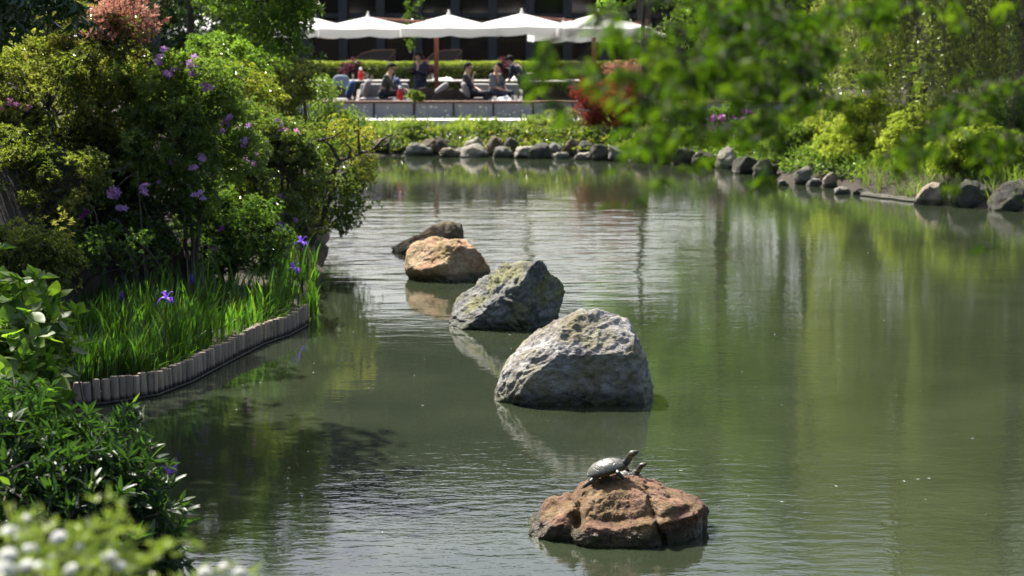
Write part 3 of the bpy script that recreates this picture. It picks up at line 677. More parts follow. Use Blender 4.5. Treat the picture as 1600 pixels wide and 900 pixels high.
# hedge with purple bushes
HY = 57.6
rng = np.random.default_rng(8)
def hedge_block(name, label, x0, x1, ztop, zbot, mat, n, seed, y0=HY-.4, y1=HY+.5):
    rng = np.random.default_rng(seed); t_ = thing(name, label, 'hedge', ((x0+x1)/2, HY, .55))
    # points over front, top and just beneath
    u = rng.uniform(0, 1, (n, 3)); face = rng.uniform(0, 1, n)
    x = x0+(x1-x0)*u[:, 0]; front = face < .6
    y = np.where(front, y0+.12*u[:, 1]**2*3, y0+(y1-y0)*u[:, 1]); z = np.where(front, zbot+(ztop-zbot)*u[:, 2], ztop-.10*u[:, 2]**2)
    b = .05*fbm(np.stack([x*2, y*2, z*2], 1), 3); z = z+np.where(front, 0, b); y = y+np.where(front, b, 0)
    tips = np.stack([x, y, z], 1); d = np.where(front[:, None], np.array([[0, -.75, .55]]), np.array([[0, -.1, 1.]]))+rng.normal(0, .35, (n, 3))
    ti = np.clip(.25+.35*ss(z, ztop-.22, ztop)+rng.normal(0, .12, n), 0, 1)  # tint rises near the top, painting in sunlight there
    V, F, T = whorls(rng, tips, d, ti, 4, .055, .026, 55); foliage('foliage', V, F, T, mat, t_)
    MB().box(((x0+x1)/2, (y0+y1)/2+.05, (zbot+ztop)/2-.1), (x1-x0-.1, y1-y0-.2, ztop-zbot-.12), bev=.05).build('inner_twigs', M['bark'], t_)
    return t_
zt = D(700, 97, HY).z; zb = .6
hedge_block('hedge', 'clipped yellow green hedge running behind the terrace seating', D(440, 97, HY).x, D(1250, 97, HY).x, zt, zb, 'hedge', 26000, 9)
PG = 'purple bushes growing in the hedge'
for px_, wpx, lab in ((546, 28, 'purple leaved bush in the hedge above the seated man in olive jacket'), (668, 18, 'purple leaved bush in the hedge behind the waitress and mast'), (790, 20, 'purple leaved bush in the hedge half hidden by maple leaves')):
    c = D(px_, 108, HY-.55); r = wpx/2/(FPX/HY)
    bush('purple_bush', lab, 'bush', c, (r*1.15, .25, .32), 'loropetalum', 26, 16, .12, 5, .055, .026, 60, root=(c.x, c.y, .55), seed=px_, group=PG, shell=.3, stems=3, r0=.01)
# ------------------------------------------------------------------ left bank planting
def pick(pts, x0, x1, y0, y1, n, rng, sel='near'):
    """points of a bush that show inside a photo window, nearest the camera first"""
    P = np.asarray(pts); d = P-np.array([0, 0, CAMZ]); f = d @ np.array(_f); px = 800+FPX*d[:, 0]/f; py = 450-FPX*(d @ np.array(_u))/f
    i = np.where((px > x0) & (px < x1) & (py > y0) & (py < y1))[0]
    if len(i) == 0: return []
    i = i[np.argsort(f[i])][:max(1, len(i)//5)]; i = rng.choice(i, min(n, len(i)), False); return [P[k]+np.array([0, -.05, .02]) for k in i]
# big broadleaf tree standing left of the frame, unseen crown set to shade iris bed
rng = np.random.default_rng(61)
tr = thing('overhanging_tree', 'dark broadleaf tree hanging in from the upper left corner', 'tree', (-7.6, 18.5, gz(-7.6, 18.5)))
C, tips, dirs, ti = crown(rng, (-5.2, 16.5, 5.2), (1.9, 2.6, 1.5), 230, 32, .5, .2, .3, -1, 3)
C_, tips_, dirs_, ti_ = crown(rng, (-5.2, 20.0, 4.15), (1.3, 1.0, .5), 44, 24, .32, .3, .3, -.9, 4)
C = np.concatenate([C, C_]); tips = np.concatenate([tips, tips_]); dirs = np.concatenate([dirs, dirs_]); ti = np.concatenate([ti, ti_])
C2, tp2, dr2, ti2 = [], [], [], []
for (px_, py_, n_) in ((12, -5, 22), (55, 0, 26), (95, 5, 14), (110, 25, 8), (20, 35, 16), (8, 60, 10), (70, 25, 14)):
    c = np.array(D(px_, py_, 16.5)); q = c+rng.normal(0, 1, (n_, 3))*np.array([.10, .15, .07]); C2.append(c); tp2.append(q); ti2.append(np.full(n_, .4)); dr2.append(np.tile([[.2, -.2, -.8]], (n_, 1))+rng.normal(0, .25, (n_, 3)))
V1 = whorls(rng, tips, dirs, ti, 5, .13, .05, 70, .2); V2 = whorls(rng, np.concatenate(tp2), np.concatenate(dr2), np.concatenate(ti2), 4, .13, .042, 50, .25)
foliage('crown', *stack([V1, V2]), 'dark_green', tr)
MB().tube([(-7.6, 18.5, .8), (-7.4, 18.3, 2.5), (-7.0, 17.8, 4.2), (-6.4, 17.2, 5.6)], [.2, .17, .14, .08], 10).build('trunk', M['bark'], tr)
branches(None, [(-7.0, 17.8, 4.2), (-6.4, 17.2, 5.6), (-7.3, 18.2, 3.2)], list(C[::2])+C2, rng, .045, 6, 'bark', 'branches', tr)

# red tipped photinia
rng = np.random.default_rng(62); Yp = 21.6
b0 = D(130, 235, Yp); g0 = gz(b0.x, Yp); tr = thing('photinia_tree', 'small tree with a crown of salmon red young leaves on a thin trunk', 'tree', (b0.x, Yp, g0))
pts = [(b0.x, Yp, g0-.1)]+[tuple(D(a, b, Yp)) for a, b in ((133, 200), (139, 150), (146, 100), (150, 75))]
MB().tube(pts, [.04, .034, .028, .024, .016], 8).build('trunk', M['bark'], tr)
MB().tube([tuple(D(140, 118, Yp)), tuple(D(165, 117, Yp)), tuple(D(178, 100, Yp))], [.012, .012, .008], 6).build('branch', M['bark'], tr)
Cg, tg, dg_, tig = crown(rng, D(140, 62, Yp), (.72, .5, .42), 60, 20, .16, .4, .25, -.8, 5)
foliage('crown', *whorls(rng, tg, dg_, tig, 5, .06, .024, 60), 'photinia', tr)
Cr, t_r, d_r, tir = crown(rng, D(190, 25, Yp-.1), (.46, .36, .32), 40, 13, .14, .3, .35, -.8, 6)
foliage('young_leaves', *whorls(rng, t_r, d_r, tir, 5, .065, .024, 50), 'red_tip', tr)
branches(None, pts[2:], list(Cg)+list(Cr), rng, .012, 5, 'bark', 'branches', tr, 0, .6)

AZ = 'azaleas on the left slope'
def left_bush(name, label, px_, py_, Y, rad, mat, seed, **kw):
    c = D(px_, py_, Y); kw.setdefault('root', (c.x, Y, gz(c.x, Y))); return bush(name, label, kw.pop('cat', 'shrub'), c, rad, mat, seed=seed, **kw)
b1, C1, T1, r1 = left_bush('azalea', 'olive leaved azalea below the red tipped tree at the left edge', 60, 160, 21.3, (.78, .6, .62), 'azalea_olive', 1, nclump=120, per=34, cr=.19, L=.05, W=.021, group=AZ, zmin=-1)
b2, C2_, T2, r2 = left_bush('azalea', 'olive azalea behind the thin trunk of the red tipped tree', 185, 165, 21.9, (.62, .55, .60), 'azalea_olive', 2, nclump=110, per=34, cr=.18, L=.05, W=.021, group=AZ, tshift=.05, zmin=-1)
b3, C3, T3, r3 = left_bush('azalea', 'mid green azalea with lilac flower clusters at its top', 290, 200, 21.4, (.66, .6, .86), 'azalea_green', 3, nclump=190, per=34, cr=.18, k=6, L=.058, W=.019, spread=65, group=AZ, zmin=-1, tshift=.12)
b4, C4, T4, r4 = left_bush('azalea', 'dark leaved azalea at the foot of the slope left of the iris', 30, 300, 20.3, (.75, .5, .5), 'azalea_olive', 4, nclump=90, per=30, cr=.16, L=.05, W=.02, group=AZ, tshift=-.15, zmin=-1)
b5, C5, T5, r5 = left_bush('glossy_shrub', 'glossy green shrub with a few lilac flowers above the far irises', 425, 260, 24.0, (.66, .6, .92), 'glossy', 5, nclump=190, per=32, cr=.17, L=.05, W=.024, spread=65, group=AZ, zmin=-1)
b6, C6, T6, r6 = left_bush('bronze_shrub', 'bronze and yellow green shrub below the tall leafy tree', 425, 135, 28.0, (.6, .5, .5), 'gold', 6, nclump=90, per=26, cr=.17, L=.045, W=.02, zmin=-1)
b7, C7, T7, r7 = left_bush('azalea', 'shaded green azalea hanging over the dark earth slope', 355, 360, 22.0, (.68, .4, .52), 'azalea_green', 7, nclump=120, per=26, cr=.15, k=6, L=.05, W=.018, group=AZ, tshift=-.3, zmin=-1)  # tint lowered to stand in for shade on the slope
b8, C8, T8, r8 = left_bush('azalea', 'azalea with pink and orange tips between two green shrubs', 375, 165, 24.8, (.48, .4, .5), 'gold', 8, nclump=80, per=24, cr=.15, L=.045, W=.018, group=AZ, zmin=-1)
b9, C9, T9, r9 = left_bush('shrub', 'round bright green shrub beside the terrace edge, left', 495, 195, 31.0, (.6, .6, .75), 'azalea_green', 9, nclump=110, per=26, cr=.18, L=.045, W=.02, tshift=.15, zmin=-1)
b10, C10, T10, r10 = left_bush('shrub', 'shaded leafy shrub low on the slope behind the iris bed', 120, 395, 19.9, (.8, .35, .30), 'azalea_green', 10, nclump=60, per=18, cr=.14, L=.045, W=.018, tshift=-.3, shell=.2)  # low tint colours this shrub as if in shade
left_bush('azalea', 'shaded olive azalea on the slope under the thin trunk', 160, 270, 21.5, (.7, .45, .4), 'azalea_olive', 11, nclump=70, per=28, cr=.16, L=.05, W=.02, group=AZ, tshift=-.32, zmin=-1)  # shade put into the leaf tint
left_bush('azalea', 'low shaded azalea at the left edge just above the broad leaved shrub', 40, 395, 18.4, (.6, .4, .3), 'azalea_olive', 15, nclump=70, per=28, cr=.15, L=.05, W=.02, group=AZ, tshift=-.32, zmin=-1)  # leaf tint darkened in place of slope shade
left_bush('azalea', 'shaded azalea at mid slope below the lilac cluster', 220, 350, 21.1, (.55, .35, .32), 'azalea_green', 16, nclump=50, per=24, cr=.14, L=.05, W=.018, group=AZ, tshift=-.32, zmin=-1)  # darker leaf tint imitates shade at mid slope
left_bush('azalea', 'olive azalea at the left edge between the standing stone and the slope', 0, 270, 20.4, (.5, .4, .45), 'azalea_olive', 17, nclump=60, per=28, cr=.16, L=.05, W=.02, group=AZ, tshift=-.1, zmin=-1)
left_bush('shrub', 'green shrub at the top of the slope before the dark pine', 330, 130, 26.5, (.8, .5, .5), 'tree_green', 12, nclump=90, per=26, cr=.2, L=.07, W=.024, zmin=-1, tshift=-.1)
left_bush('shrub', 'leafy shrub behind the leaning tree at the water edge', 450, 330, 26.6, (.5, .4, .6), 'glossy', 13, nclump=90, per=26, cr=.16, L=.05, W=.022, zmin=-1, tshift=-.1)
left_bush('shrub', 'yellow green shrub at the left frame edge above the azalea', 10, 120, 23.5, (.7, .5, .5), 'azalea_olive', 14, nclump=70, per=28, cr=.18, L=.05, W=.02, zmin=-1, tshift=.1)
flowers(b3, pick(T3, 255, 310, 100, 130, 10, r3), 'petal_lilac', r3, 1.1); flowers(b3, pick(T3, 310, 335, 122, 142, 3, r3), 'petal_lilac', r3, 1.1)
flowers(b3, pick(T3, 240, 262, 60, 110, 3, r3), 'petal_lilac', r3, 1.1); flowers(b3, pick(T3, 340, 385, 180, 230, 6, r3), 'petal_lilac', r3)
flowers(b3, pick(T3, 210, 320, 200, 320, 8, r3), 'petal_lilac', r3, .9); flowers(b1, pick(T1, 0, 140, 140, 230, 6, r1), 'petal_pink', r1, .9)
flowers(b8, pick(T8, 345, 400, 120, 170, 6, r8), 'petal_pink', r8, 1.0); flowers(b5, pick(T5, 350, 480, 190, 380, 16, r5), 'petal_lilac', r5, .95); flowers(b5, pick(T5, 440, 470, 190, 215, 3, r5), 'petal_pink', r5, 1.0)
flowers(b7, pick(T7, 290, 400, 310, 400, 4, r7), 'petal_magenta', r7, .9)
# lilac cluster on a bare twig over the dark slope
rng = np.random.default_rng(64)
def sprig(label, path_px, Y, leafpx, mat, fl=None, seed=0, name='sprig', tl=.45, root=None):
    rng = np.random.default_rng(seed); pts = [D(a, b, Y) for a, b in path_px]; g = Vector((pts[0].x, pts[0].y+.35, 0)); g.z = gz(g.x, g.y)
    t_ = thing(name, label, 'twig', g)
    MB().tube([g-Vector((0, 0, .05)), g.lerp(pts[0], .6)]+pts, [.009, .008]+[.007-.004*i/len(pts) for i in range(len(pts))], 5).build('stem', M['bark_pale'], t_)
    tp = [];
    for a, b, n_ in leafpx:
        c = np.array(D(a, b, Y)); tp.append(c+rng.normal(0, 1, (n_, 3))*np.array([.045, .05, .04]))
    tp = np.concatenate(tp); V, F, T = whorls(rng, tp, np.tile([[0, -.35, .8]], (len(tp), 1))+rng.normal(0, .4, (len(tp), 3)), np.full(len(tp), tl), 5, .045, .019, 60)
    foliage('leaves', V, F, T, mat, t_)
    for a, b, n_, k in fl or []:
        flowers(t_, [np.array(D(a, b, Y-.03))+rng.normal(0, .022, 3) for _ in range(n_)], k, rng, 1.1)
    return t_
sprig('bare twig with a bright lilac flower cluster over the dark slope', [(215, 268), (198, 278), (183, 292), (178, 305)], 20.6, [(165, 250, 4), (150, 258, 5), (160, 270, 4), (170, 262, 3)], 'azalea_green', [(180, 302, 5, 'petal_lilac'), (185, 325, 2, 'petal_lilac'), (222, 292, 2, 'petal_lilac'), (130, 330, 3, 'petal_magenta')], 1, tl=.3)
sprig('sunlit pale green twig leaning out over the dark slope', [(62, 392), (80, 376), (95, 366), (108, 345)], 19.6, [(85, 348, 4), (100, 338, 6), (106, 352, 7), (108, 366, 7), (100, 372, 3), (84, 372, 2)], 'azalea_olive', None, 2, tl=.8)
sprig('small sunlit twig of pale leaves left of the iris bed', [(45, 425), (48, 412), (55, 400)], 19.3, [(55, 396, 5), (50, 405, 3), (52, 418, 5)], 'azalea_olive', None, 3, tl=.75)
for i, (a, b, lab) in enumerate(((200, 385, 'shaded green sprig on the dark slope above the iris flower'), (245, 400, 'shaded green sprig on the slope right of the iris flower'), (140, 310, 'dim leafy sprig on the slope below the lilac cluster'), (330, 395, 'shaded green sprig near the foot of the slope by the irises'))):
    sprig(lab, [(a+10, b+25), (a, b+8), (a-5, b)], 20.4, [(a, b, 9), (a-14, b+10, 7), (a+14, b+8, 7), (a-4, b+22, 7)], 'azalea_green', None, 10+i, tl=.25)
# exposed roots on the slope
for i, (pp, lab) in enumerate(((((160, 268), (180, 267), (195, 262), (207, 252)), 'pale crooked root on the dark slope under the azaleas'), (((185, 345), (205, 370), (225, 385), (242, 403)), 'thin brown root trailing down the dark slope'))):
    pts = []
    for a, b in pp:
        Yy = 20.9
        pts.append(D(a, b, Yy))
    tag(MB().tube(pts, [.012, .018, .016, .008], 6).build('root', M['bark_pale'], None, origin=pts[0]), lab, 'root')

# camellia leaning out over the water
Yc = 26.0; cb = D(470, 372, Yc); cb.z = gz(cb.x, Yc)
cam_t = thing('leaning_tree', 'small tree with dark forked trunk leaning out over the water', 'tree', cb)
def tp(*pp): return [tuple(D(a, b, y)) for a, b, y in pp]
trk = [(cb.x, cb.y, cb.z-.1)]+tp((480, 360, 26), (497, 322, 26), (510, 292, 25.9), (530, 252, 25.9)); MB().tube(trk, [.06, .055, .046, .042, .034], 9).build('trunk', M['bark'], cam_t)
MB().tube([(cb.x+.1, cb.y+.1, cb.z-.1)]+tp((487, 368, 26.1), (505, 335, 26.1), (520, 300, 26.1), (528, 285, 26.1)), [.05, .045, .04, .03, .016], 8).build('trunk', M['bark'], cam_t)
for br in (((530, 252, 25.9), (545, 246, 25.8), (562, 240, 25.8), (585, 232, 25.7), (603, 226, 25.6), (622, 208, 25.6)), ((562, 240, 25.8), (560, 215, 25.8), (560, 185, 25.8)), ((530, 252, 25.9), (517, 228, 25.8), (505, 218, 25.8), (522, 214, 25.7), (537, 203, 25.7)),
           ((505, 218, 25.8), (490, 222, 25.9), (475, 210, 25.9), (463, 198, 25.9)), ((585, 232, 25.7), (598, 218, 25.6), (612, 210, 25.6)), ((545, 246, 25.8), (548, 232, 25.8), (540, 224, 25.7))):
    q = tp(*br); MB().tube(q, [.026*(1-.75*i/(len(q)-1)) for i in range(len(q))], 6).build('branch', M['bark'], cam_t)
rng = np.random.default_rng(66); parts = []; parts2 = []
for (a, b, rx, rz, n_, ti_) in ((530, 200, 26, 20, 90, .6), (560, 232, 24, 24, 100, .65), (490, 215, 30, 26, 130, .5), (552, 278, 32, 30, 230, .5), (548, 312, 30, 24, 220, .35), (500, 280, 34, 36, 220, .4), (525, 335, 28, 24, 150, .3), (455, 300, 30, 40, 180, .45), (470, 350, 28, 25, 120, .35), (575, 262, 14, 26, 90, .6), (505, 245, 28, 24, 130, .5), (568, 205, 14, 14, 30, .8), (580, 210, 9, 9, 14, .8), (540, 345, 22, 14, 80, .2), (430, 240, 30, 40, 120, .5)):
    c = np.array(D(a, b, 26.1)); s_ = FPX/26.1; q = c+rng.normal(0, .5, (n_, 3))*np.array([rx/s_, .45, rz/s_])
    (parts if ti_ > .52 else parts2).append(whorls(rng, q, nrm(q-c)+np.array([0, -.2, .5]), np.full(n_, ti_), 6, .045, .024, 65))
foliage('young_leaves', *stack(parts), 'gold', cam_t); foliage('crown', *stack(parts2), 'glossy', cam_t)

# tall leafy tree and dark trees behind the slope
def tree(name, label, px_, Y, zc, rad, mat, seed, nclump=100, per=24, cr=.35, L=.09, W=.03, k=5, zmin=-.85, bark='bark', r0=.05, droop=.2, spread=60, group=None, base_px=None, tshift=0, shell=.4, flat=.7, down=0.0):
    rng = np.random.default_rng(seed+500); c = D(px_, 20, Y); c.z = zc; bx = D(base_px, 20, Y).x if base_px else c.x
    g = gz(bx, Y); t_ = thing(name, label, 'tree', (bx, Y, g), group)
    C, tips, dirs, ti = crown(rng, c, rad, nclump, per, cr, shell, .25, zmin, seed, flat)
    if down: dirs = nrm(dirs*(1-down)+np.array([0, 0, -down]))
    foliage('crown', *whorls(rng, tips, dirs, ti+tshift, k, L, W, spread, droop), mat, t_)
    top = Vector((c.x, Y, zc+rad[2]*.5)); b = Vector((bx, Y, g-.15)); m = b.lerp(top, .45)+Vector((rng.normal(0, .12), 0, 0))
    tk = [b, b.lerp(m, .5)+Vector((rng.normal(0, .05), 0, 0)), m, m.lerp(top, .5), top]; MB().tube(tk, [r0*1.8, r0*1.5, r0*1.2, r0*.8, r0*.3], 9).build('trunk', M[bark], t_)
    branches(None, tk[1:], list(C), rng, r0*.4, 5, bark, 'branches', t_, 0, .55)
    return t_, C, tips, rng
tree('leafy_tree', 'bright green leafy tree left of the white parasols, drooping long leaves', 405, 29.0, 3.7, (.78, .8, 1.5), 'tree_green', 1, 125, 22, .26, .10, .028, 5, down=.45, spread=50, r0=.04)
tree('leafy_tree', 'paler leafy branches on the outer edge of the tall left tree beside parasols', 462, 29.6, 3.35, (.22, .4, .55), 'azalea_green', 21, 40, 18, .16, .06, .022, 5, r0=.02, tshift=.25)
tree('pine_tree', 'dark dense pine at the top left between red tips and leafy tree', 300, 31.0, 3.9, (.75, .7, .95), 'pine', 2, 110, 26, .22, .05, .006, 9, spread=80, r0=.05)
tree('evergreen_tree', 'dark evergreen tree behind the red tipped tree at the upper left', 210, 34.0, 4.4, (1.3, 1.1, 2.1), 'dark_green', 3, 110, 26, .4, .10, .04, 5, r0=.07, group='dark trees behind the left slope')
tree('evergreen_tree', 'dark evergreen tree filling the far upper left corner', 30, 33.0, 4.2, (1.4, 1.1, 2.2), 'dark_green', 4, 110, 26, .4, .10, .04, 5, r0=.07, group='dark trees behind the left slope')
tree('evergreen_tree', 'dark evergreen tree behind the bright leafy tree on the left', 385, 37.5, 3.4, (1.2, 1.0, 2.6), 'dark_green', 5, 130, 26, .38, .10, .04, 5, r0=.07, group='dark trees behind the left slope', zmin=-1)
tree('evergreen_tree', 'dark evergreen shrub tree in shade between pine and azaleas', 320, 33.5, 2.2, (1.2, .8, .9), 'dark_green', 6, 70, 26, .35, .09, .034, 5, r0=.05, group='dark trees behind the left slope')

# ------------------------------------------------------------------ iris bed
def blades(rng, base, h, w, lean, tint, segs=4, curve=.25):
    n = len(base); a = rng.uniform(0, 6.28, n); ld = np.stack([np.cos(a), np.sin(a), np.zeros(n)], 1)*rng.uniform(.2, 1, (n, 1))+np.array(lean)
    fa = rng.uniform(0, 3.14, n); sd_ = np.stack([np.cos(fa), np.sin(fa)*.5, np.zeros(n)], 1)
    V = []; 
    for i in range(segs+1):
        t_ = i/segs; c = base+np.array([0, 0, 1.])*(h*t_*(1-curve*.4*t_*t_))[:, None]+ld*(h*curve*t_**2.2)[:, None]
        ww = w*(1-t_**2.5)*.5*(.75+.5*min(1, t_*3)) if i < segs else w*0.02
        V += [c-sd_*ww[:, None], c+sd_*ww[:, None]]
    V = np.stack(V, 1).reshape(-1, 3); k = 2*(segs+1); i0 = np.arange(n)[:, None]*k
    F = np.concatenate([i0+[2*i, 2*i+1, 2*i+3, 2*i+2] for i in range(segs)], 1).reshape(-1, 4)
    return V, F, np.repeat(tint, k)
rng = np.random.default_rng(71)
def bed_pts(n, lo, hi, a=0.0, b=1.0, clump=.0):
    out = []
    L_ = len(dense)
    for _ in range(n):
        i = int((a+(b-a)*rng.uniform())*(L_-2)); p, q = dense[i], dense[i+1]; d = (q-p).normalized(); nv = Vector((-d.y, d.x, 0)); s_ = rng.uniform(lo, hi)
        out.append(p+nv*s_)
    return out
pts = bed_pts(1700, .12, 1.4, .12, .62)+bed_pts(1500, .12, 2.0, .45, 1.0)+bed_pts(380, .1, .9, .03, .3)
P = np.array([[p.x, p.y, 0] for p in pts]); 
ext = np.array([[G(x, y, .12).x, G(x, y, .12).y, 0] for x, y in zip(rng.uniform(430, 496, 300), rng.uniform(425, 482, 300))]); P = np.concatenate([P, ext])
cl = .5+.5*vnoise(np.stack([P[:, 0]*3.1, P[:, 1]*3.1, P[:, 0]*0], 1)); P = P[cl > .24]
P[:, 2] = np.maximum(ground_z(P[:, :2]), .02)
h = rng.uniform(.22, .66, len(P))*(.75+.5*vnoise(np.stack([P[:, 0]*1.7, P[:, 1]*1.7, P[:, 0]*0+3], 1))); h = np.clip(h, .2, .85)
V, F, T = blades(rng, P, h, rng.uniform(.015, .030, len(P)), (.15, -.05, 0), np.clip(rng.normal(.5, .24, len(P)), 0, 1), 5, .33)
ib = addobj('iris_leaves', npmesh('iris_leaves', V, F, M['iris'], T)); tag(ib, 'upright green iris leaves filling the bed behind the log edging', 'iris leaves', None, 'stuff')
gp = bed_pts(420, -.02, .6, .25, 1.0)+bed_pts(160, .3, 1.6, -.0, .15); P = np.array([[p.x, p.y, max(gz(p.x, p.y), .1)] for p in gp])
V, F, T = blades(rng, P, rng.uniform(.15, .4, len(P)), rng.uniform(.006, .011, len(P)), (.5, -.35, 0), np.clip(rng.normal(.7, .2, len(P)), 0, 1), 6, .9)
gr = addobj('grass', npmesh('grass', V, F, M['iris'], T)); tag(gr, 'thin arching grass along the top of the log edging', 'grass', None, 'stuff')
# iris flowers
def petal(mb, a, L, w, up, curl):
    V = []; n = 7
    for i in range(n):
        t_ = i/(n-1); x = L*t_; z = up*L*math.sin(t_*1.8)-curl*L*t_*t_; ww = w*math.sin(min(1, t_*1.05+.08)*math.pi)**.7*.5+.002
        for s_ in (-1, -.5, 0, .5, 1): V.append((x*math.cos(a)-s_*ww*math.sin(a), x*math.sin(a)+s_*ww*math.cos(a), z+.12*w*(s_*s_-.4)))
    F = [(i*5+j, i*5+j+1, (i+1)*5+j+1, (i+1)*5+j) for i in range(n-1) for j in range(4)]; mb.add(V, F)
fall = MB(); petal(fall, 0, .085, .06, .55, 1.05); fall = fall.mesh('fall_petal', M['petal_violet'], True, .4)
stand = MB(); petal(stand, 0, .06, .028, 1.3, .2); stand = stand.mesh('standard_petal', M['petal_violet'], True, .8)
IG = 'violet irises'
for i, (a, b, by, lab, hid) in enumerate(((260, 468, 575, 'violet iris in full bloom above the sunlit leaves', 0), (459, 421, 470, 'violet iris at the far end of the log edging', 0), (471, 380, 440, 'violet iris beside the water below the leaning trunk', 0),
                                 (438, 357, 430, 'shaded violet iris highest up, left of the leaning trunk', 0), (446, 362, 430, 'small violet iris touching the highest shaded iris', 0), (190, 462, 560, 'dark closed iris bud among shaded leaves left of the bloom', 1), (300, 436, 530, 'dark closed iris bud behind the bloom to its right', 1))):
    base = G(a-6, by, .13); top = D(a, b, base.y); t_ = thing('iris', lab, 'iris', base, IG)
    MB().tube([base, base.lerp(top, .5)+Vector((.01, 0, 0)), top-Vector((0, 0, .03))], [.006, .005, .006], 6).build('stem', M['iris'], t_)
    if hid:
        MB().lathe([(.001, -.05), (.012, -.03), (.014, 0), (.008, .03), (.001, .05)], 8, top).build('bud', M['petal_violet'], t_); continue
    s_ = [1.0, 1.0, 1.12, 1.0, .9][i]; r0 = rng.uniform(0, 2)+[.9, 0, .3, .6, 1][i]
    for k in range(3):
        addobj('fall_petal', fall, t_, Matrix.Translation(top) @ Matrix.Rotation(r0+k*2.094, 4, 'Z') @ Matrix.Diagonal((s_, s_, s_, 1)))
        addobj('standard_petal', stand, t_, Matrix.Translation(top) @ Matrix.Rotation(r0+1.05+k*2.094, 4, 'Z') @ Matrix.Diagonal((s_, s_, s_, 1)))

# ------------------------------------------------------------------ far bank planting
rng = np.random.default_rng(81)
def ground_pts(n, x0, x1, y0, y1, Y0, Y1):
    Yv = rng.uniform(Y0, Y1, n); px_ = rng.uniform(x0, x1, n); X_ = (px_-800)/FPX*Yv; P = np.stack([X_, Yv], 1); s_ = pond_sd(P); k = s_ > .38
    P = P[k]; return np.concatenate([P, ground_z(P)[:, None]], 1)
P = ground_pts(9000, 470, 1010, 0, 0, 43.5, 46.5); m_ = vnoise(np.stack([P[:, 0]*1.9, P[:, 1]*1.9, P[:, 0]*0], 1)); k_ = m_ > -.35+rng.normal(0, .15, len(m_)); P = P[k_]; m_ = m_[k_]; 
V, F, T = blades(rng, P, np.clip(rng.uniform(.14, .36, len(P))*(1+.4*m_), .1, .5), rng.uniform(.018, .034, len(P)), (0, -.1, 0), np.clip(.5+.25*m_+rng.normal(0, .15, len(P)), 0, 1), 3, .5)
tag(addobj('day_lily_leaves', npmesh('day_lily_leaves', V, F, M['far_blade'], T)), 'bright strappy leaves covering the far bank below the path', 'ground cover', None, 'stuff')
Pl = ground_pts(3400, 500, 1010, 0, 0, 43.3, 45.4); q = Pl+np.array([0, -.25, 0])*1.0; q[:, 2] += rng.uniform(.02, .2, len(q))
V, F, T = whorls(rng, q, np.tile([[0, -.5, .7]], (len(q), 1))+rng.normal(0, .3, (len(q), 3)), np.clip(rng.normal(.5, .25, len(q)), 0, 1), 6, .09, .05, 70)
tag(addobj('glossy_ground_cover', npmesh('glossy_ground_cover', V, F, M['glossy'], T)), 'glossy low leaves spilling over the far bank stones', 'ground cover', None, 'stuff')
# small white flowers
Pf = ground_pts(230, 512, 960, 0, 0, 44.2, 46.6); mb = []
Vw, Fw, bw = [], [], 0
hz = rng.uniform(.22, .5, len(Pf))
for (x, y, z), hh in zip(Pf, hz):
    r = rng.uniform(.018, .036); c = np.array([x, y, z+hh]); a = rng.uniform(0, 1)
    v = [c+np.array([0, 0, r*.5])]+[c+np.array([r*math.cos(a+k*1.2566), r*math.sin(a+k*1.2566)*.8, r*.35*math.sin(k*2.4)]) for k in range(5)]+[c-np.array([0, 0, r*.6])]
    Vw += v; 
    for k in range(5): Fw += [(bw, bw+1+k, bw+1+(k+1) % 5), (bw+6, bw+1+(k+1) % 5, bw+1+k)]
    bw += 7
tag(addobj('white_flowers', npmesh('white_flowers', np.array(Vw), np.array(Fw), M['petal_white'], np.full(len(Vw), .6))), 'tiny white flowers dotted over the far bank leaves', 'flowers', None, 'stuff')
V, F, T = blades(rng, Pf, hz, np.full(len(Pf), .008), (0, 0, 0), np.full(len(Pf), .5), 2, .02)
tag(addobj('flower_stalks', npmesh('flower_stalks', V, F, M['far_blade'], T)), 'thin stalks of the white flowers on the far bank', 'stalks', None, 'stuff')
# sapling in front of the wall
c = D(650, 152, 46.0); bush('sapling', 'slim young sapling with round leafy head in front of the pale wall', 'sapling', c, (.17, .16, .17), 'far_blade', 16, 12, .07, 5, .07, .03, 60, root=(c.x, 46.0, gz(c.x, 46.0)), seed=31, stems=1, r0=.012, shell=.2)
FS = 'low bushes on the far bank'
for i, (a, b, rr, lab, m) in enumerate(((765, 182, .28, 'low bright bush by the path at the middle of far bank', 'far_blade'), (880, 186, .4, 'low bright green bush left of the red laceleaf maple', 'yellow_shrub'), (640, 190, .3, 'small leafy bush at the foot of the slim sapling', 'far_blade'), (830, 198, .3, 'small green bush above the far bank stones, half behind maple leaves', 'far_blade'), (545, 196, .42, 'low green bush on the far bank behind the leaning tree', 'far_blade'))):
    Yb = 45.4; c = D(a, b, Yb); c.z = min(c.z, gz(c.x, Yb)+rr*.55); bush('low_bush', lab, 'bush', c, (rr, .3, rr*.7), m, 30, 14, .11, 5, .06, .028, 60, root=(c.x, Yb, gz(c.x, Yb)), seed=40+i, group=FS, r0=.008, shell=.3, zmin=-1, tshift=-.1)
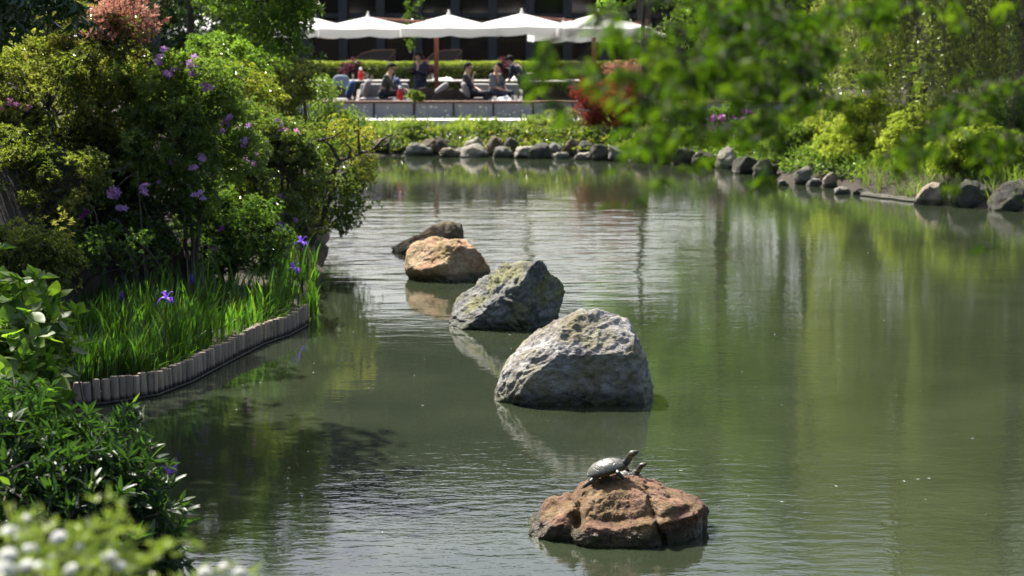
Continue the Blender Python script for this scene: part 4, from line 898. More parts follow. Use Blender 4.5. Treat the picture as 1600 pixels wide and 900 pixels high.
# red laceleaf maple
c = D(955, 172, 45.0); rm, Cm, Tm, rr_ = bush('laceleaf_maple', 'dark red laceleaf maple drooping over the far bank', 'tree', c, (.78, .6, .62), 'red_maple', 110, 30, .2, 6, .06, .012, 70, root=(c.x+.2, 45.0, gz(c.x+.2, 45.0)), seed=51, droop=.4, r0=.03, shell=.5, zmin=-.6)
c = D(985, 112, 46.8); bush('red_maple', 'small salmon red maple above the laceleaf maple', 'tree', c, (.55, .4, .28), 'red_tip', 44, 20, .15, 5, .05, .018, 60, root=(c.x, 46.8, .5), seed=52, r0=.02, shell=.3, tshift=-.2)
# right side trees
tree('pale_maple_tree', 'sunlit yellow green maple right of the parasols', 1010, 46.4, 4.3, (1.35, 1.0, 1.35), 'maple_pale', 31, 190, 26, .27, .07, .045, 4, spread=75, flat=.35, r0=.05)
RT = 'tall green trees beyond the right bank'
tree('evergreen_tree', 'tall green tree behind the blurred maple, nearest the parasols', 1130, 49.5, 6.2, (2.0, 1.5, 4.8), 'tree_green', 32, 230, 26, .5, .10, .05, 5, r0=.11, group=RT, zmin=-1, tshift=.1)
tree('evergreen_tree', 'tall green tree behind the blurred maple, second from the parasols', 1270, 46.0, 6.2, (2.0, 1.5, 5.6), 'tree_green', 33, 230, 26, .5, .10, .05, 5, r0=.11, group=RT, zmin=-1)
tree('evergreen_tree', 'tall green tree behind the weeping willow at the right edge', 1560, 41.0, 7.0, (2.6, 1.6, 6.0), 'tree_green', 34, 240, 26, .55, .10, .05, 5, r0=.12, group=RT, zmin=-1, tshift=.15)
# weeping willow
def willow(label, px_, Y, seed, ztop, rx, nst, zlow):
    rng = np.random.default_rng(seed); x0 = D(px_, 20, Y).x; g = gz(x0, Y); t_ = thing('willow_tree', label, 'tree', (x0, Y, g), 'willows on the right bank')
    tk = [Vector((x0, Y, g-.1)), Vector((x0+.15, Y, 2.8)), Vector((x0-.1, Y, 5.5)), Vector((x0, Y, ztop-1.5))]; MB().tube(tk, [.22, .18, .14, .06], 10).build('trunk', M['bark_pale'], t_)
    tips, dirs, ti, tops = [], [], [], []; tw = MB()
    for i in range(nst):
        a = rng.uniform(0, 6.28); r = rx*math.sqrt(rng.uniform(.08, 1)); xs_ = x0+r*math.cos(a); ys_ = Y+r*.75*math.sin(a); zb_ = zlow+rng.uniform(0, 1)**1.7*(ztop-2.2-(r/rx)**2*2.5-zlow); Ls = rng.uniform(1.2, 3.2); zt_ = min(zb_+Ls, ztop-(r/rx)**2*3)
        Ls = zt_-zb_
        if Ls < .5: continue
        n_ = int(Ls/.075); u = np.linspace(0, 1, n_); sw = rng.normal(0, .12, 2); tt = rng.normal(.5, .16)
        P_ = np.stack([xs_+sw[0]*u+.03*np.sin(u*9+i), ys_+sw[1]*u, zt_-Ls*u**1.1], 1); tips.append(P_); dirs.append(np.tile([[math.cos(a)*.35, math.sin(a)*.35, -.9]], (n_, 1))); ti.append(np.full(n_, tt))
        tw.tube([P_[0], P_[n_//2], P_[-1]], [.006, .004, .002], 3, False)
        if i % 14 == 0: tops.append(P_[0])
    tips = np.concatenate(tips); tips = tips+rng.normal(0, .05, tips.shape); V, F, T = whorls(rng, tips, np.concatenate(dirs)+rng.normal(0, .3, tips.shape), np.concatenate(ti), 3, .085, .02, 55, .1)
    foliage('crown', V, F, T, 'willow', t_); tw.build('twigs', M['bark_pale'], t_)['kind'] = 'stuff'; branches(None, tk[1:], tops, rng, .05, 5, 'bark_pale', 'branches', t_)
willow('weeping willow with pale hanging strands on the right bank', 1430, 38.0, 91, 10.5, 2.1, 850, 1.2)
willow('weeping willow cut by the right edge of the picture', 1600, 35.5, 92, 11.0, 2.0, 700, 1.2)
RS = 'shrubs on the right bank'
def right_bush(label, px_, py_, Y, rad, mat, seed, name='shrub', **kw):
    c = D(px_, py_, Y); c.z = max(c.z, gz(c.x, Y)+rad[2]*.55); return bush(name, label, 'shrub', c, rad, mat, root=(c.x, Y, gz(c.x, Y)), seed=seed, group=RS, **kw)
pa, Cp, Tp, rp = right_bush('dark azalea with magenta flowers on the right of the far bank', 1145, 200, 42.6, (.75, .5, .65), 'azalea_green', 61, 'azalea', zmin=-1, nclump=120, per=26, cr=.18, L=.05, W=.022, tshift=-.2)
flowers(pa, pick(Tp, 1090, 1200, 160, 245, 60, rp), 'petal_magenta', rp, 1.5)
pb, Cq, Tq, rq = right_bush('pale green azalea with rose flowers right of the magenta one', 1268, 178, 41.0, (.42, .4, .28), 'yellow_shrub', 62, 'azalea', nclump=36, per=22, cr=.14, L=.05, W=.022, tshift=-.25)
flowers(pb, pick(Tq, 1240, 1300, 155, 190, 6, rq), 'petal_pink', rq, 1.3)
right_bush('layered pale variegated shrub above the tan slanted slab', 1290, 208, 39.0, (.55, .45, .5), 'yellow_shrub', 63, zmin=-1, nclump=90, per=24, cr=.15, L=.045, W=.022, flat=.3, tshift=.2)
right_bush('yellow green feathery shrub over the right bank stones', 1370, 210, 37.0, (.85, .6, .75), 'yellow_shrub', 64, zmin=-1, nclump=170, per=26, cr=.18, k=5, L=.085, W=.014, droop=.35, tshift=.05)
right_bush('green shrub between the grasses and the weeping willow', 1470, 215, 35.5, (.95, .55, .7), 'willow', 65, zmin=-1, nclump=150, per=24, cr=.19, L=.08, W=.016, droop=.3)
right_bush('shaded shrub above the large dark boulder at right edge', 1570, 215, 34.4, (.9, .55, .7), 'azalea_green', 66, zmin=-1, nclump=130, per=24, cr=.19, L=.06, W=.02, tshift=-.05)
right_bush('dark green shrub left of the tan slanted slab', 1212, 225, 41.0, (.6, .4, .5), 'azalea_green', 67, zmin=-1, nclump=90, per=24, cr=.15, L=.05, W=.02, tshift=-.2)
right_bush('shaded green shrub behind the blurred leaves above far right stones', 1050, 200, 44.6, (.9, .4, .5), 'azalea_green', 68, zmin=-1, nclump=100, per=24, cr=.17, L=.05, W=.022, tshift=-.15)
right_bush('low green shrub above the upright grey bank stone', 1240, 245, 38.9, (.5, .4, .4), 'azalea_green', 69, zmin=-1, nclump=80, per=24, cr=.15, L=.05, W=.022)
right_bush('low green shrub right of the magenta azalea near the water', 1185, 240, 41.3, (.5, .35, .4), 'azalea_green', 70, zmin=-1, nclump=80, per=24, cr=.15, L=.05, W=.022, tshift=-.1)
right_bush('low yellow green shrub behind the pointed tan bank stone', 1310, 250, 37.6, (.5, .35, .4), 'yellow_shrub', 71, zmin=-1, nclump=80, per=24, cr=.15, L=.06, W=.018, tshift=-.15)
right_bush('drooping shrub hanging over the dark boulders at right', 1540, 245, 33.4, (.9, .4, .45), 'willow', 72, zmin=-1, nclump=110, per=24, cr=.17, L=.08, W=.016, droop=.4, tshift=-.1)
rng = np.random.default_rng(83)
Yv = rng.uniform(31.5, 45, 22000); px_ = rng.uniform(990, 1640, 22000); P = np.stack([(px_-800)/FPX*Yv, Yv], 1); s_ = pond_sd(P); P = P[(s_ > np.where(px_ < 1345, .45, .1)) & (s_ < 1.7)]
P = np.concatenate([P, ground_z(P)[:, None]], 1); m_ = vnoise(np.stack([P[:, 0]*2, P[:, 1]*2, P[:, 0]*0], 1))
V, F, T = blades(rng, P, np.clip(rng.uniform(.15, .45, len(P))*(1+.4*m_), .1, .6), rng.uniform(.01, .018, len(P)), (-.1, -.5, 0), np.clip(.15+.25*m_+rng.normal(0, .15, len(P)), 0, 1), 4, .7)
Yq = rng.uniform(34, 45, 16000); pq = rng.uniform(985, 1350, 16000); Pq = np.stack([(pq-800)/FPX*Yq, Yq], 1); sq = pond_sd(Pq); Pq = Pq[(sq > .22) & (sq < 3.2)]; Pq = np.concatenate([Pq, ground_z(Pq)[:, None]+rng.uniform(.02, .22, (len(Pq), 1))], 1)
Vq, Fq, Tq = whorls(rng, Pq, np.tile([[0, -.4, .8]], (len(Pq), 1))+rng.normal(0, .35, (len(Pq), 3)), np.clip(rng.normal(.4, .25, len(Pq)), 0, 1), 5, .08, .035, 65)
tag(addobj('low_ground_cover', npmesh('low_ground_cover', Vq, Fq, M['azalea_green'], Tq)), 'low leafy ground cover between the far bank and the right bank stones', 'ground cover', None, 'stuff')
tag(addobj('bank_grass', npmesh('bank_grass', V, F, M['far_blade'], T)), 'arching green grass along the right bank above the stones', 'grass', None, 'stuff')
Yw_ = rng.uniform(11.5, 33, 160); Xw_ = rng.uniform(-2.4, 6, 160); k_ = pond_sd(np.stack([Xw_, Yw_], 1)) < -.25; Vs_, Fs_ = [], []
for i, (x_, y_) in enumerate(zip(Xw_[k_], Yw_[k_])):
    a_ = rng.uniform(0, 6.28); r_ = rng.uniform(.006, .018); b_ = len(Vs_); Vs_ += [(x_+r_*math.cos(a_+q)*f, y_+r_*math.sin(a_+q)*f, .004+.002*(j % 2)) for j, (q, f) in enumerate(((0, 1), (1.57, .5), (3.14, 1), (4.71, .5)))]; Fs_.append((b_, b_+1, b_+2, b_+3))
tag(addobj('floating_petals', npmesh('floating_petals', np.array(Vs_), np.array(Fs_), M['petal_white'], np.full(len(Vs_), .5))), 'tiny pale petals and specks floating on the pond', 'petals', None, 'stuff')
# slender maple added for the green in the facade glass
tree('added_maple', 'slender green maple added before the dark building', 645, 66.0, 3.3, (.35, .35, 1.6), 'tree_green', 41, 24, 10, .2, .07, .04, 4, r0=.03, zmin=-1, tshift=-.3)
# ------------------------------------------------------------------ turtles
M['turtle_skin'] = None
t = NT('turtle_skin'); mp = t.n('ShaderNodeVectorMath', operation='MULTIPLY'); tc = t.n('ShaderNodeTexCoord'); t.l(tc.outputs['Object'], mp.inputs[0]); mp.inputs[1].default_value = (12, 130, 60)
n1 = t.noise(1, 2, .4, mp.outputs[0]); n2 = t.noise(160, 3)
c = t.ramp(n1, [(.40, (.014, .015, .011)), (.58, (.025, .025, .016)), (.62, (.22, .18, .04)), (.65, (.22, .18, .04)), (.68, (.02, .02, .013))])
M['turtle_skin'] = t.done(t.pbr(c, .4, Normal=t.bump(n2, .002)))
t = NT('turtle_shell'); tc = t.n('ShaderNodeTexCoord'); vo = t.n('ShaderNodeTexVoronoi', feature='DISTANCE_TO_EDGE'); vo.inputs['Scale'].default_value = 22; t.l(tc.outputs['Object'], vo.inputs['Vector'])
ed = t.smooth(vo.outputs['Distance'], 0, .06); n2 = t.noise(60, 4)
c = t.mix(ed, (.07, .065, .05), t.mix(n2, (.075, .073, .06), (.15, .147, .125)))
M['turtle_shell'] = t.done(t.pbr(c, .38, Normal=t.bump(t.math('ADD', ed, t.math('MULTIPLY', n2, .4)), .004)))
M['plastron'] = simple('turtle_plastron', (.12, .09, .03), .5, .5, 40)
M['eye'] = simple('dark_eye', (.01, .01, .01), .15)
M['red_patch'] = simple('red_ear_patch', (.35, .05, .03), .5)
def turtle(label, pos, yaw, pitch, s, neck, seed, roll=0):
    T = Matrix.Translation(pos) @ Matrix.Rotation(yaw, 4, 'Z') @ Matrix.Rotation(-pitch, 4, 'Y') @ Matrix.Rotation(roll, 4, 'X') @ Matrix.Diagonal((s, s, s, 1))
    mb = MB()
    mb.ball((0, 0, .012), (.092, .068, .022), 3)
    nk = [Vector((.088, 0, .018)), Vector((.122, 0, .022+neck*.35)), Vector((.150, 0, .03+neck*.8))]
    capsule(mb, (.06, 0, .016), .03, nk[0], .028); capsule(mb, nk[0], .028, nk[1], .023); capsule(mb, nk[1], .023, nk[2], .0195)
    hd = nk[2]+Vector((.016, 0, .008)); mb.ball(hd, (.027, .0205, .0185), 3); mb.ball(hd+Vector((.02, 0, .001)), (.016, .012, .011), 3)
    for sy in (-1, 1):
        sh_ = Vector((.062, sy*.05, .008)); el = Vector((.075, sy*.082, -.002)); wr = Vector((.092, sy*.085, -.028))
        capsule(mb, sh_, .018, el, .015); capsule(mb, el, .015, wr, .011)
        for k in range(5): capsule(mb, wr, .008, wr+Vector((.020-.002*abs(k-2), sy*(k-2)*.006, -.008)), .0032, 6)
        hp = Vector((-.066, sy*.045, .004)); kn = Vector((-.085, sy*.075, -.006)); ak = Vector((-.128, sy*.080, -.020))
        capsule(mb, hp, .019, kn, .016); capsule(mb, kn, .016, ak, .011)
        for k in range(5): capsule(mb, ak, .009, ak+Vector((-.024+.002*abs(k-2), sy*(k-2)*.006, -.006)), .0032, 6)
    capsule(mb, (-.085, 0, .006), .009, (-.125, .01, -.008), .003)
    for q in (mb,): q.V = [tuple(Vector(v)*s) for v in q.V]
    T1 = T @ Matrix.Diagonal((1/s, 1/s, 1/s, 1))
    body = remesh(mb, 'turtle', M['turtle_skin'], .0042*s, 2); body.matrix_basis = T1; WM[body] = T1
    tag(body, label, 'turtle', 'turtles basking on the boulder')
    def child(mb2, name, mat, smooth=True):
        mb2.V = [tuple(Vector(v)*s) for v in mb2.V]; me = mb2.mesh(name, mat, smooth); o = bpy.data.objects.new(name, me); o.matrix_basis = Matrix.Identity(4); col.objects.link(o); o.parent = body; WM[o] = T1; return o
    # carapace: dome with a flared rim
    V, F = ico(4); k = V[:, 2] > -.18; Vz = V.copy()
    ang = np.arctan2(V[:, 1], V[:, 0]); prof = np.clip(V[:, 2], 0, 1); rr_ = np.hypot(V[:, 0], V[:, 1])
    x = V[:, 0]*.112-.004*(V[:, 0] > 0); y = V[:, 1]*.084; z = .018+np.where(V[:, 2] > 0, prof**.9*.062, V[:, 2]*.012)
    rim = np.exp(-((V[:, 2]-.03)/.14)**2); x *= 1+.06*rim*(1+.25*np.cos(ang*24)*.4); y *= 1+.06*rim*(1+.25*np.cos(ang*24)*.4)
    z += .0035*np.exp(-(y/.012)**2)*(V[:, 2] > .2)
    m = MB(); m.add(np.stack([x, y, z], 1), F); child(m, 'carapace', M['turtle_shell'])
    m = MB(); m.ball((0, 0, .004), (.098, .07, .013), 3); child(m, 'plastron', M['plastron'])
    for sy in (-1, 1):
        m = MB(); m.ball(hd+Vector((.014, sy*.0145, .006)), .0038, 2); child(m, 'eye', M['eye'])
        m = MB(); m.ball(hd+Vector((-.010, sy*.0155, .002)), (.009, .0028, .0035), 2); child(m, 'ear_patch', M['red_patch'])
    return body
def top_z(ob, x, y):
    V = np.empty(len(ob.data.vertices)*3); ob.data.vertices.foreach_get('co', V); V = V.reshape(-1, 3)+np.array(ob.location); d = np.hypot(V[:, 0]-x, V[:, 1]-y); return V[d < .04][:, 2].max()
rk = [o for o in bpy.data.objects if o.get('label', '').startswith('rust brown split')][0]
p = D(950, 752, 11.98); zt = top_z(rk, p.x, p.y)
turtle('larger turtle with pale domed shell stretching its neck on the boulder', Vector((p.x, p.y-.02, max(D(950, 750, 11.98).z, zt+.02))), R(-14), R(19), 1.12, .038, 1)
p = D(972, 748, 12.14)
turtle('smaller turtle half hidden behind the larger one, head raised', Vector((p.x, p.y, D(972, 752, 12.14).z)), R(-8), R(20), .92, .03, 2)

# ------------------------------------------------------------------ terrace furniture
M['wicker'] = simple('dark_wicker', (.045, .032, .026), .6, .5, 60, .006)
M['cushion_grey'] = simple('grey_cushion', (.26, .245, .235), .9, .08, 30)
M['cushion_blue'] = simple('blue_cushion', (.025, .06, .16), .9, .15, 30)
M['cushion_pale'] = simple('pale_blue_cushion', (.22, .26, .30), .9, .1, 30)
M['table_top'] = simple('table_top', (.34, .32, .30), .4, .08, 10)
M['cloth_white'] = simple('white_cloth', (.78, .78, .76), .8, .04, 12)
M['ceramic'] = simple('white_ceramic', (.75, .75, .73), .2, .02)
M['red_gloss'] = simple('red_gloss', (.45, .012, .012), .25, .1, 20)
M['silver'] = simple('silver', (.6, .6, .6), .25, .05, 20, Metallic=1.0)
t = NT('clear_glass'); M['glass'] = t.done(t.pbr((.9, .95, .95), .02, Transmission_Weight=.9, IOR=1.45))
M['juice'] = simple('orange_juice', (.70, .24, .02), .3, .05)
FZ = .55
def soft_box(c, d, bev=.06, tilt=0, rz=0):
    mb = MB(); mb.box((0, 0, 0), d, bev=min(bev, min(d)*.45), M=Matrix.Translation(Vector(c)) @ Matrix.Rotation(rz, 4, 'Z') @ Matrix.Rotation(tilt, 4, 'Y')); return mb
def sofa(label, x0, x1, Y, left_arm=True, right_arm=False, group=None, back_cush=2, dep=.8, zback=.62):
    t_ = thing('wicker_sofa', label, 'sofa', ((x0+x1)/2, Y, FZ), group)
    w_ = x1-x0
    MB().box(((x0+x1)/2, Y, FZ+.2), (w_, dep, .28), bev=.04).build('frame', M['wicker'], t_)
    MB().box(((x0+x1)/2, Y+dep/2+.03, FZ+zback/2+.06), (w_+.06, .08, zback), bev=.035).build('backrest', M['wicker'], t_)
    for s_, on in ((-1, left_arm), (1, right_arm)):
        if on:
            mb = MB(); xx = x0-.03 if s_ < 0 else x1+.03; pr = [(-dep/2, .40), (-dep/4, .46), (dep/5, .56), (dep/2, zback+.06)]
            V = [(xx+e, Y+a, FZ+zz) for e in (-.04, .04) for (a, b_) in pr for zz in (.08, b_)]; n = len(pr)
            F = []
            for i in range(n-1):
                F += [(2*i, 2*i+1, 2*i+3, 2*i+2), (2*n+2*i, 2*n+2*i+2, 2*n+2*i+3, 2*n+2*i+1), (2*i+1, 2*n+2*i+1, 2*n+2*i+3, 2*i+3), (2*i, 2*i+2, 2*n+2*i+2, 2*n+2*i)]
            F += [(0, 2*n, 2*n+1, 1), (2*n-2, 2*n-1, 4*n-1, 4*n-2)]; mb.add(V, F); mb.build('armrest', M['wicker'], t_, False)
    soft_box(((x0+x1)/2, Y-.02, FZ+.41), (w_-.04, dep-.06, .16), .06).build('seat_cushion', M['cushion_grey'], t_)
    for k in range(back_cush): soft_box((x0+w_*(k+.5)/back_cush, Y+dep/2-.12, FZ+.63), (w_/back_cush-.03, .2, .40), .09).build('back_cushion', M['cushion_grey'], t_)
    for sx_ in (-1, 1):
        for sy in (-1, 1): MB().box(((x0+x1)/2+sx_*(w_/2-.06), Y+sy*(dep/2-.06), FZ+.03), (.05, .05, .08)).build('leg', M['post_dark'], t_, False)
    return t_
def X(px_, Y): return (px_-800)/FPX*Y
def pillow(label, px_, py_, Y, mat, sz=.4, tilt=.25, cat='cushion', rz=0):
    p = D(px_, py_, Y); V, F = ico(3); s_ = sz/2; q = np.sign(V)*np.abs(V)**.6*np.array([s_*.38, s_, s_]); m = MB().add(q, F); m.xf(Matrix.Translation(p) @ Matrix.Rotation(rz, 4, 'Z') @ Matrix.Rotation(tilt, 4, 'Y'))
    return tag(m.build('cushion', M[mat], None, origin=p), label, cat, 'loose cushions')
def table(label, x0, x1, Y, h, dep, mat='table_top', group=None, name='table', legs=True):
    t_ = thing(name, label, 'table', ((x0+x1)/2, Y, FZ), group)
    MB().box(((x0+x1)/2, Y, FZ+h-.02), (x1-x0, dep, .04), bev=.006).build('table_top', M[mat], t_, False)
    for sx_ in (-1, 1):
        for sy in (-1, 1): MB().box(((x0+x1)/2+sx_*((x1-x0)/2-.06), Y+sy*(dep/2-.06), FZ+(h-.04)/2), (.05, .05, h-.04)).build('leg', M['post_dark'], t_, False)
    return t_
def armchair(label, px_, Y, ang, group='wicker armchairs', s=1.0):
    """barrel shaped wicker shell with cushion; ang turns the open side"""
    x = X(px_, Y); t_ = thing('wicker_armchair', label, 'armchair', (x, Y, FZ), group)
    V, F = [], []; n = 17
    for i in range(n):
        a = R(-115+230*i/(n-1)); zt_ = .38+.30*math.cos(a*.72)**2
        for r, z in ((.30, .10), (.36, .3), (.40, zt_), (.36, zt_), (.32, .3), (.27, .10)): V.append((x+s*r*math.cos(a+ang), Y+s*r*math.sin(a+ang), FZ+s*z))
    for i in range(n-1):
        for k in range(6): F.append((i*6+k, i*6+(k+1) % 6, (i+1)*6+(k+1) % 6, (i+1)*6+k))
    F += [tuple(range(5, -1, -1)), tuple((n-1)*6+k for k in range(6))]
    MB().add(V, F).build('shell', M['wicker'], t_)
    MB().lathe([(.28*s, .12*s), (.31*s, .28*s), (.30*s, .30*s)], 20, (x, Y, FZ)).build('base', M['wicker'], t_)
    MB().lathe([(.24*s, .30*s), (.285*s, .33*s), (.285*s, .39*s), (.24*s, .42*s)], 20, (x, Y, FZ)).build('seat_cushion', M['cushion_grey'], t_)
    for a in (45, 135, 225, 315): MB().tube([(x+.2*s*math.cos(R(a)), Y+.2*s*math.sin(R(a)), FZ), (x+.2*s*math.cos(R(a)), Y+.2*s*math.sin(R(a)), FZ+.14*s)], .02, 6).build('leg', M['post_dark'], t_)
    return t_
SFG = 'wicker sofas along the terrace wall'
sofa('dark wicker sofa with grey cushions under the man in olive jacket', X(562, 50.3), X(640, 50.3), 50.3, True, False, SFG)
sofa('dark wicker sofa with grey cushions under the man in dark shirt', X(722, 50.3), X(812, 50.3), 50.3, True, True, SFG, 2)
armchair('barrel shaped wicker armchair at the left end of the terrace seating', 525, 50.0, R(100), s=1.15)
armchair('wicker armchair right beside the mast, turned away from view', 654, 50.6, R(-60), s=1.1)
armchair('wicker armchair between the mast and the man in dark shirt', 700, 49.7, R(-75), s=1.1)
armchair('wicker armchair half hidden by maple leaves at the right', 862, 50.0, R(-95), s=1.1)
pillow('dark blue cushion leaning in the left wicker armchair', 548, 139, 49.85, 'cushion_blue', .46, .35)
pillow('pale blue cushion at the back of the left armchair', 533, 130, 50.5, 'cushion_pale', .42, .1, rz=1.4)
pillow('dark blue cushion behind the man in olive jacket', 622, 134, 50.5, 'cushion_blue', .42, -.2)
pillow('grey cushion left of the man in olive jacket', 573, 137, 50.25, 'cushion_grey', .44, .3)
pillow('grey cushion rolled on the armchair beside the mast', 690, 138, 50.0, 'cushion_grey', .40, .9)
pillow('grey cushion leaning left of the man in dark shirt', 728, 141, 49.9, 'cushion_grey', .44, -.3)
table('low table with red bottle and white cups before olive jacket man', X(615, 49.4), X(652, 49.4), 49.4, .46, .6, 'table_top', name='low_table')
table('low table with napkins and drinks right of the man in dark shirt', X(768, 49.4), X(812, 49.4), 49.4, .46, .6, 'table_top', name='low_table')
TG = 'long dining tables before the hedge'
table('long pale dining table before the hedge, left of the mast', X(484, 55.2), X(640, 55.2), 55.2, .76, .9, 'table_top', TG, 'dining_table')
table('long pale dining table before the hedge, behind the mast', X(662, 55.2), X(770, 55.2), 55.2, .76, .9, 'table_top', TG, 'dining_table')
table('long pale dining table before the hedge, by the bending waiter', X(790, 55.2), X(905, 55.2), 55.2, .76, .9, 'table_top', TG, 'dining_table')
table('narrow sideboard table at the left end of the terrace', X(470, 52.0), X(515, 52.0), 52.0, .74, .5, 'table_top', None, 'side_table')
BG = 'bottles and glasses on the tables'
def bottle(label, px_, Y, zt_):
    x = X(px_, Y); t_ = thing('carafe', label, 'carafe', (x, Y, zt_), BG)
    MB().lathe([(.055, 0), (.075, .02), (.085, .12), (.07, .22), (.045, .27), (.04, .29)], 16, (x, Y, zt_)).build('body', M['red_gloss'], t_)
    MB().lathe([(.042, .285), (.05, .30), (.035, .34), (.012, .36)], 12, (x, Y, zt_)).build('lid', M['silver'], t_)
    MB().tube([(x+.08, Y, zt_+.06), (x+.13, Y, zt_+.12), (x+.12, Y, zt_+.2), (x+.06, Y, zt_+.23)], .01, 6).build('handle', M['silver'], t_)
bottle('red carafe with silver lid on the low table beside olive jacket man', 626, 49.35, FZ+.46); bottle('red carafe with silver lid on the long dining table', 565, 55.1, FZ+.76)
def cup(label, px_, Y, zt_, mat='ceramic', name='cup', r=.04, h=.08):
    x = X(px_, Y); m = MB().lathe([(r*.6, 0), (r*.8, h*.2), (r, h), (r*.9, h), (r*.72, h*.25), (.002, h*.15)], 14, (x, Y, zt_)); return tag(m.build(name, M[mat], None, origin=(x, Y, zt_)), label, name.split('_')[-1], BG)
cup('white cup left of the red carafe on the low table', 617, 49.25, FZ+.46); cup('white cup right of the red carafe on the low table', 640, 49.3, FZ+.46, r=.05, h=.05)
cup('white mug at the left end of the napkin table', 773, 49.3, FZ+.46, r=.05, h=.1); cup('white sugar bowl at the right of the napkin table', 806, 49.3, FZ+.46, r=.05, h=.12)
for a, Y_, z_, lab in ((671, 55.0, FZ+.76, 'glass of orange juice on the dining table by the mast'), (633, 49.5, FZ+.46, 'glass of orange drink beside the red carafe'), (801, 49.35, FZ+.46, 'glass of orange drink on the napkin table'), (582, 55.1, FZ+.76, 'small glass of orange drink behind olive jacket man')):
    x = X(a, Y_); t_ = thing('juice_glass', lab, 'glass', (x, Y_, z_), BG); MB().lathe([(.03, 0), (.034, .14), (.032, .14), (.028, .006)], 12, (x, Y_, z_)).build('glass', M['glass'], t_); MB().lathe([(.026, .008), (.030, .11)], 12, (x, Y_, z_)).build('juice', M['juice'], t_)
for a, lab in ((553, 'empty wine glass left of the red carafe on the dining table'), (575, 'empty wine glass right of the red carafe on the dining table'), (676, 'empty wine glass beside the juice on the dining table')):
    x = X(a, 55.0); m = MB().lathe([(.032, 0), (.03, .006), (.005, .01), (.005, .08), (.03, .11), (.036, .15), (.028, .2), (.026, .2), (.033, .15), (.004, .09)], 12, (x, 55.0, FZ+.76)); tag(m.build('wine_glass', M['glass'], None, origin=(x, 55.0, FZ+.76)), lab, 'glass', BG)
def napkin(label, px_, Y, zt_, w_, h_, seed):
    rng = np.random.default_rng(seed); n = 14; V = []; x0 = X(px_, Y)
    for i in range(n):
        for j in range(n):
            u, v = i/(n-1)-.5, j/(n-1)-.5; e = max(0, 1-(2*max(abs(u), abs(v)))**3); V.append((x0+u*w_, Y+v*.3, zt_+.004+h_*e*(.45+.55*float(vnoise(np.array([u*5+seed, v*5, seed]))))))
    F = [(i*n+j, (i+1)*n+j, (i+1)*n+j+1, i*n+j+1) for i in range(n-1) for j in range(n-1)]
    tag(MB().add(V, F).build('napkin', M['cloth_white'], None, origin=(x0, Y, zt_)), label, 'napkin', 'white napkins')
napkin('crumpled white napkins on the low table of the man in dark shirt', 788, 49.4, FZ+.46, .38, .13, 1); napkin('heaped white napkins on the dining table right of the mast', 692, 55.1, FZ+.76, .6, .2, 2); napkin('white napkin on the dining table behind the grey shirted guest', 800, 55.1, FZ+.76, .3, .16, 3)
# high backed loungers beyond the hedge
for a0, a1, lab in ((548, 618, 'curved dark wicker lounger behind the hedge left of the waitress'), (662, 722, 'curved dark wicker lounger behind the hedge right of the mast')):
    Yl = 60.5; pa_ = [D(a0, 97, Yl), D(a0+(a1-a0)*.25, 84, Yl), D(a0+(a1-a0)*.5, 79, Yl), D(a1-1, 78, Yl), D(a1, 80, Yl), D(a1-14, 96, Yl), D(a1-14, 110, Yl)]
    t_ = thing('wicker_lounger', lab, 'lounger', (pa_[2].x, Yl, FZ), 'loungers behind the hedge')
    MB().tube(pa_, .022, 6).build('frame', M['rail_wood'], t_)
    q = [tuple(p) for p in pa_]; zb_ = FZ+.35; V = q+[(p[0], p[1], zb_) for p in q]+[(p[0], p[1]+.04, p[2]) for p in q]+[(p[0], p[1]+.04, zb_) for p in q]; n = 5
    F = [];
    for i in range(4): F += [(i, i+1, 7+i+1, 7+i), (14+i+1, 14+i, 21+i, 21+i+1), (i+1, i, 14+i, 14+i+1)]
    MB().add(V, F).build('backrest', M['wicker'], t_, False)
    MB().box((pa_[2].x, Yl-.35, FZ+.3), (pa_[3].x-pa_[0].x, .75, .12), bev=.04).build('seat', M['wicker'], t_)
    for k in (-1, 1): MB().tube([(pa_[2].x+k*.5, Yl-.35, FZ), (pa_[2].x+k*.5, Yl-.35, FZ+.26)], .025, 6).build('leg', M['post_dark'], t_)

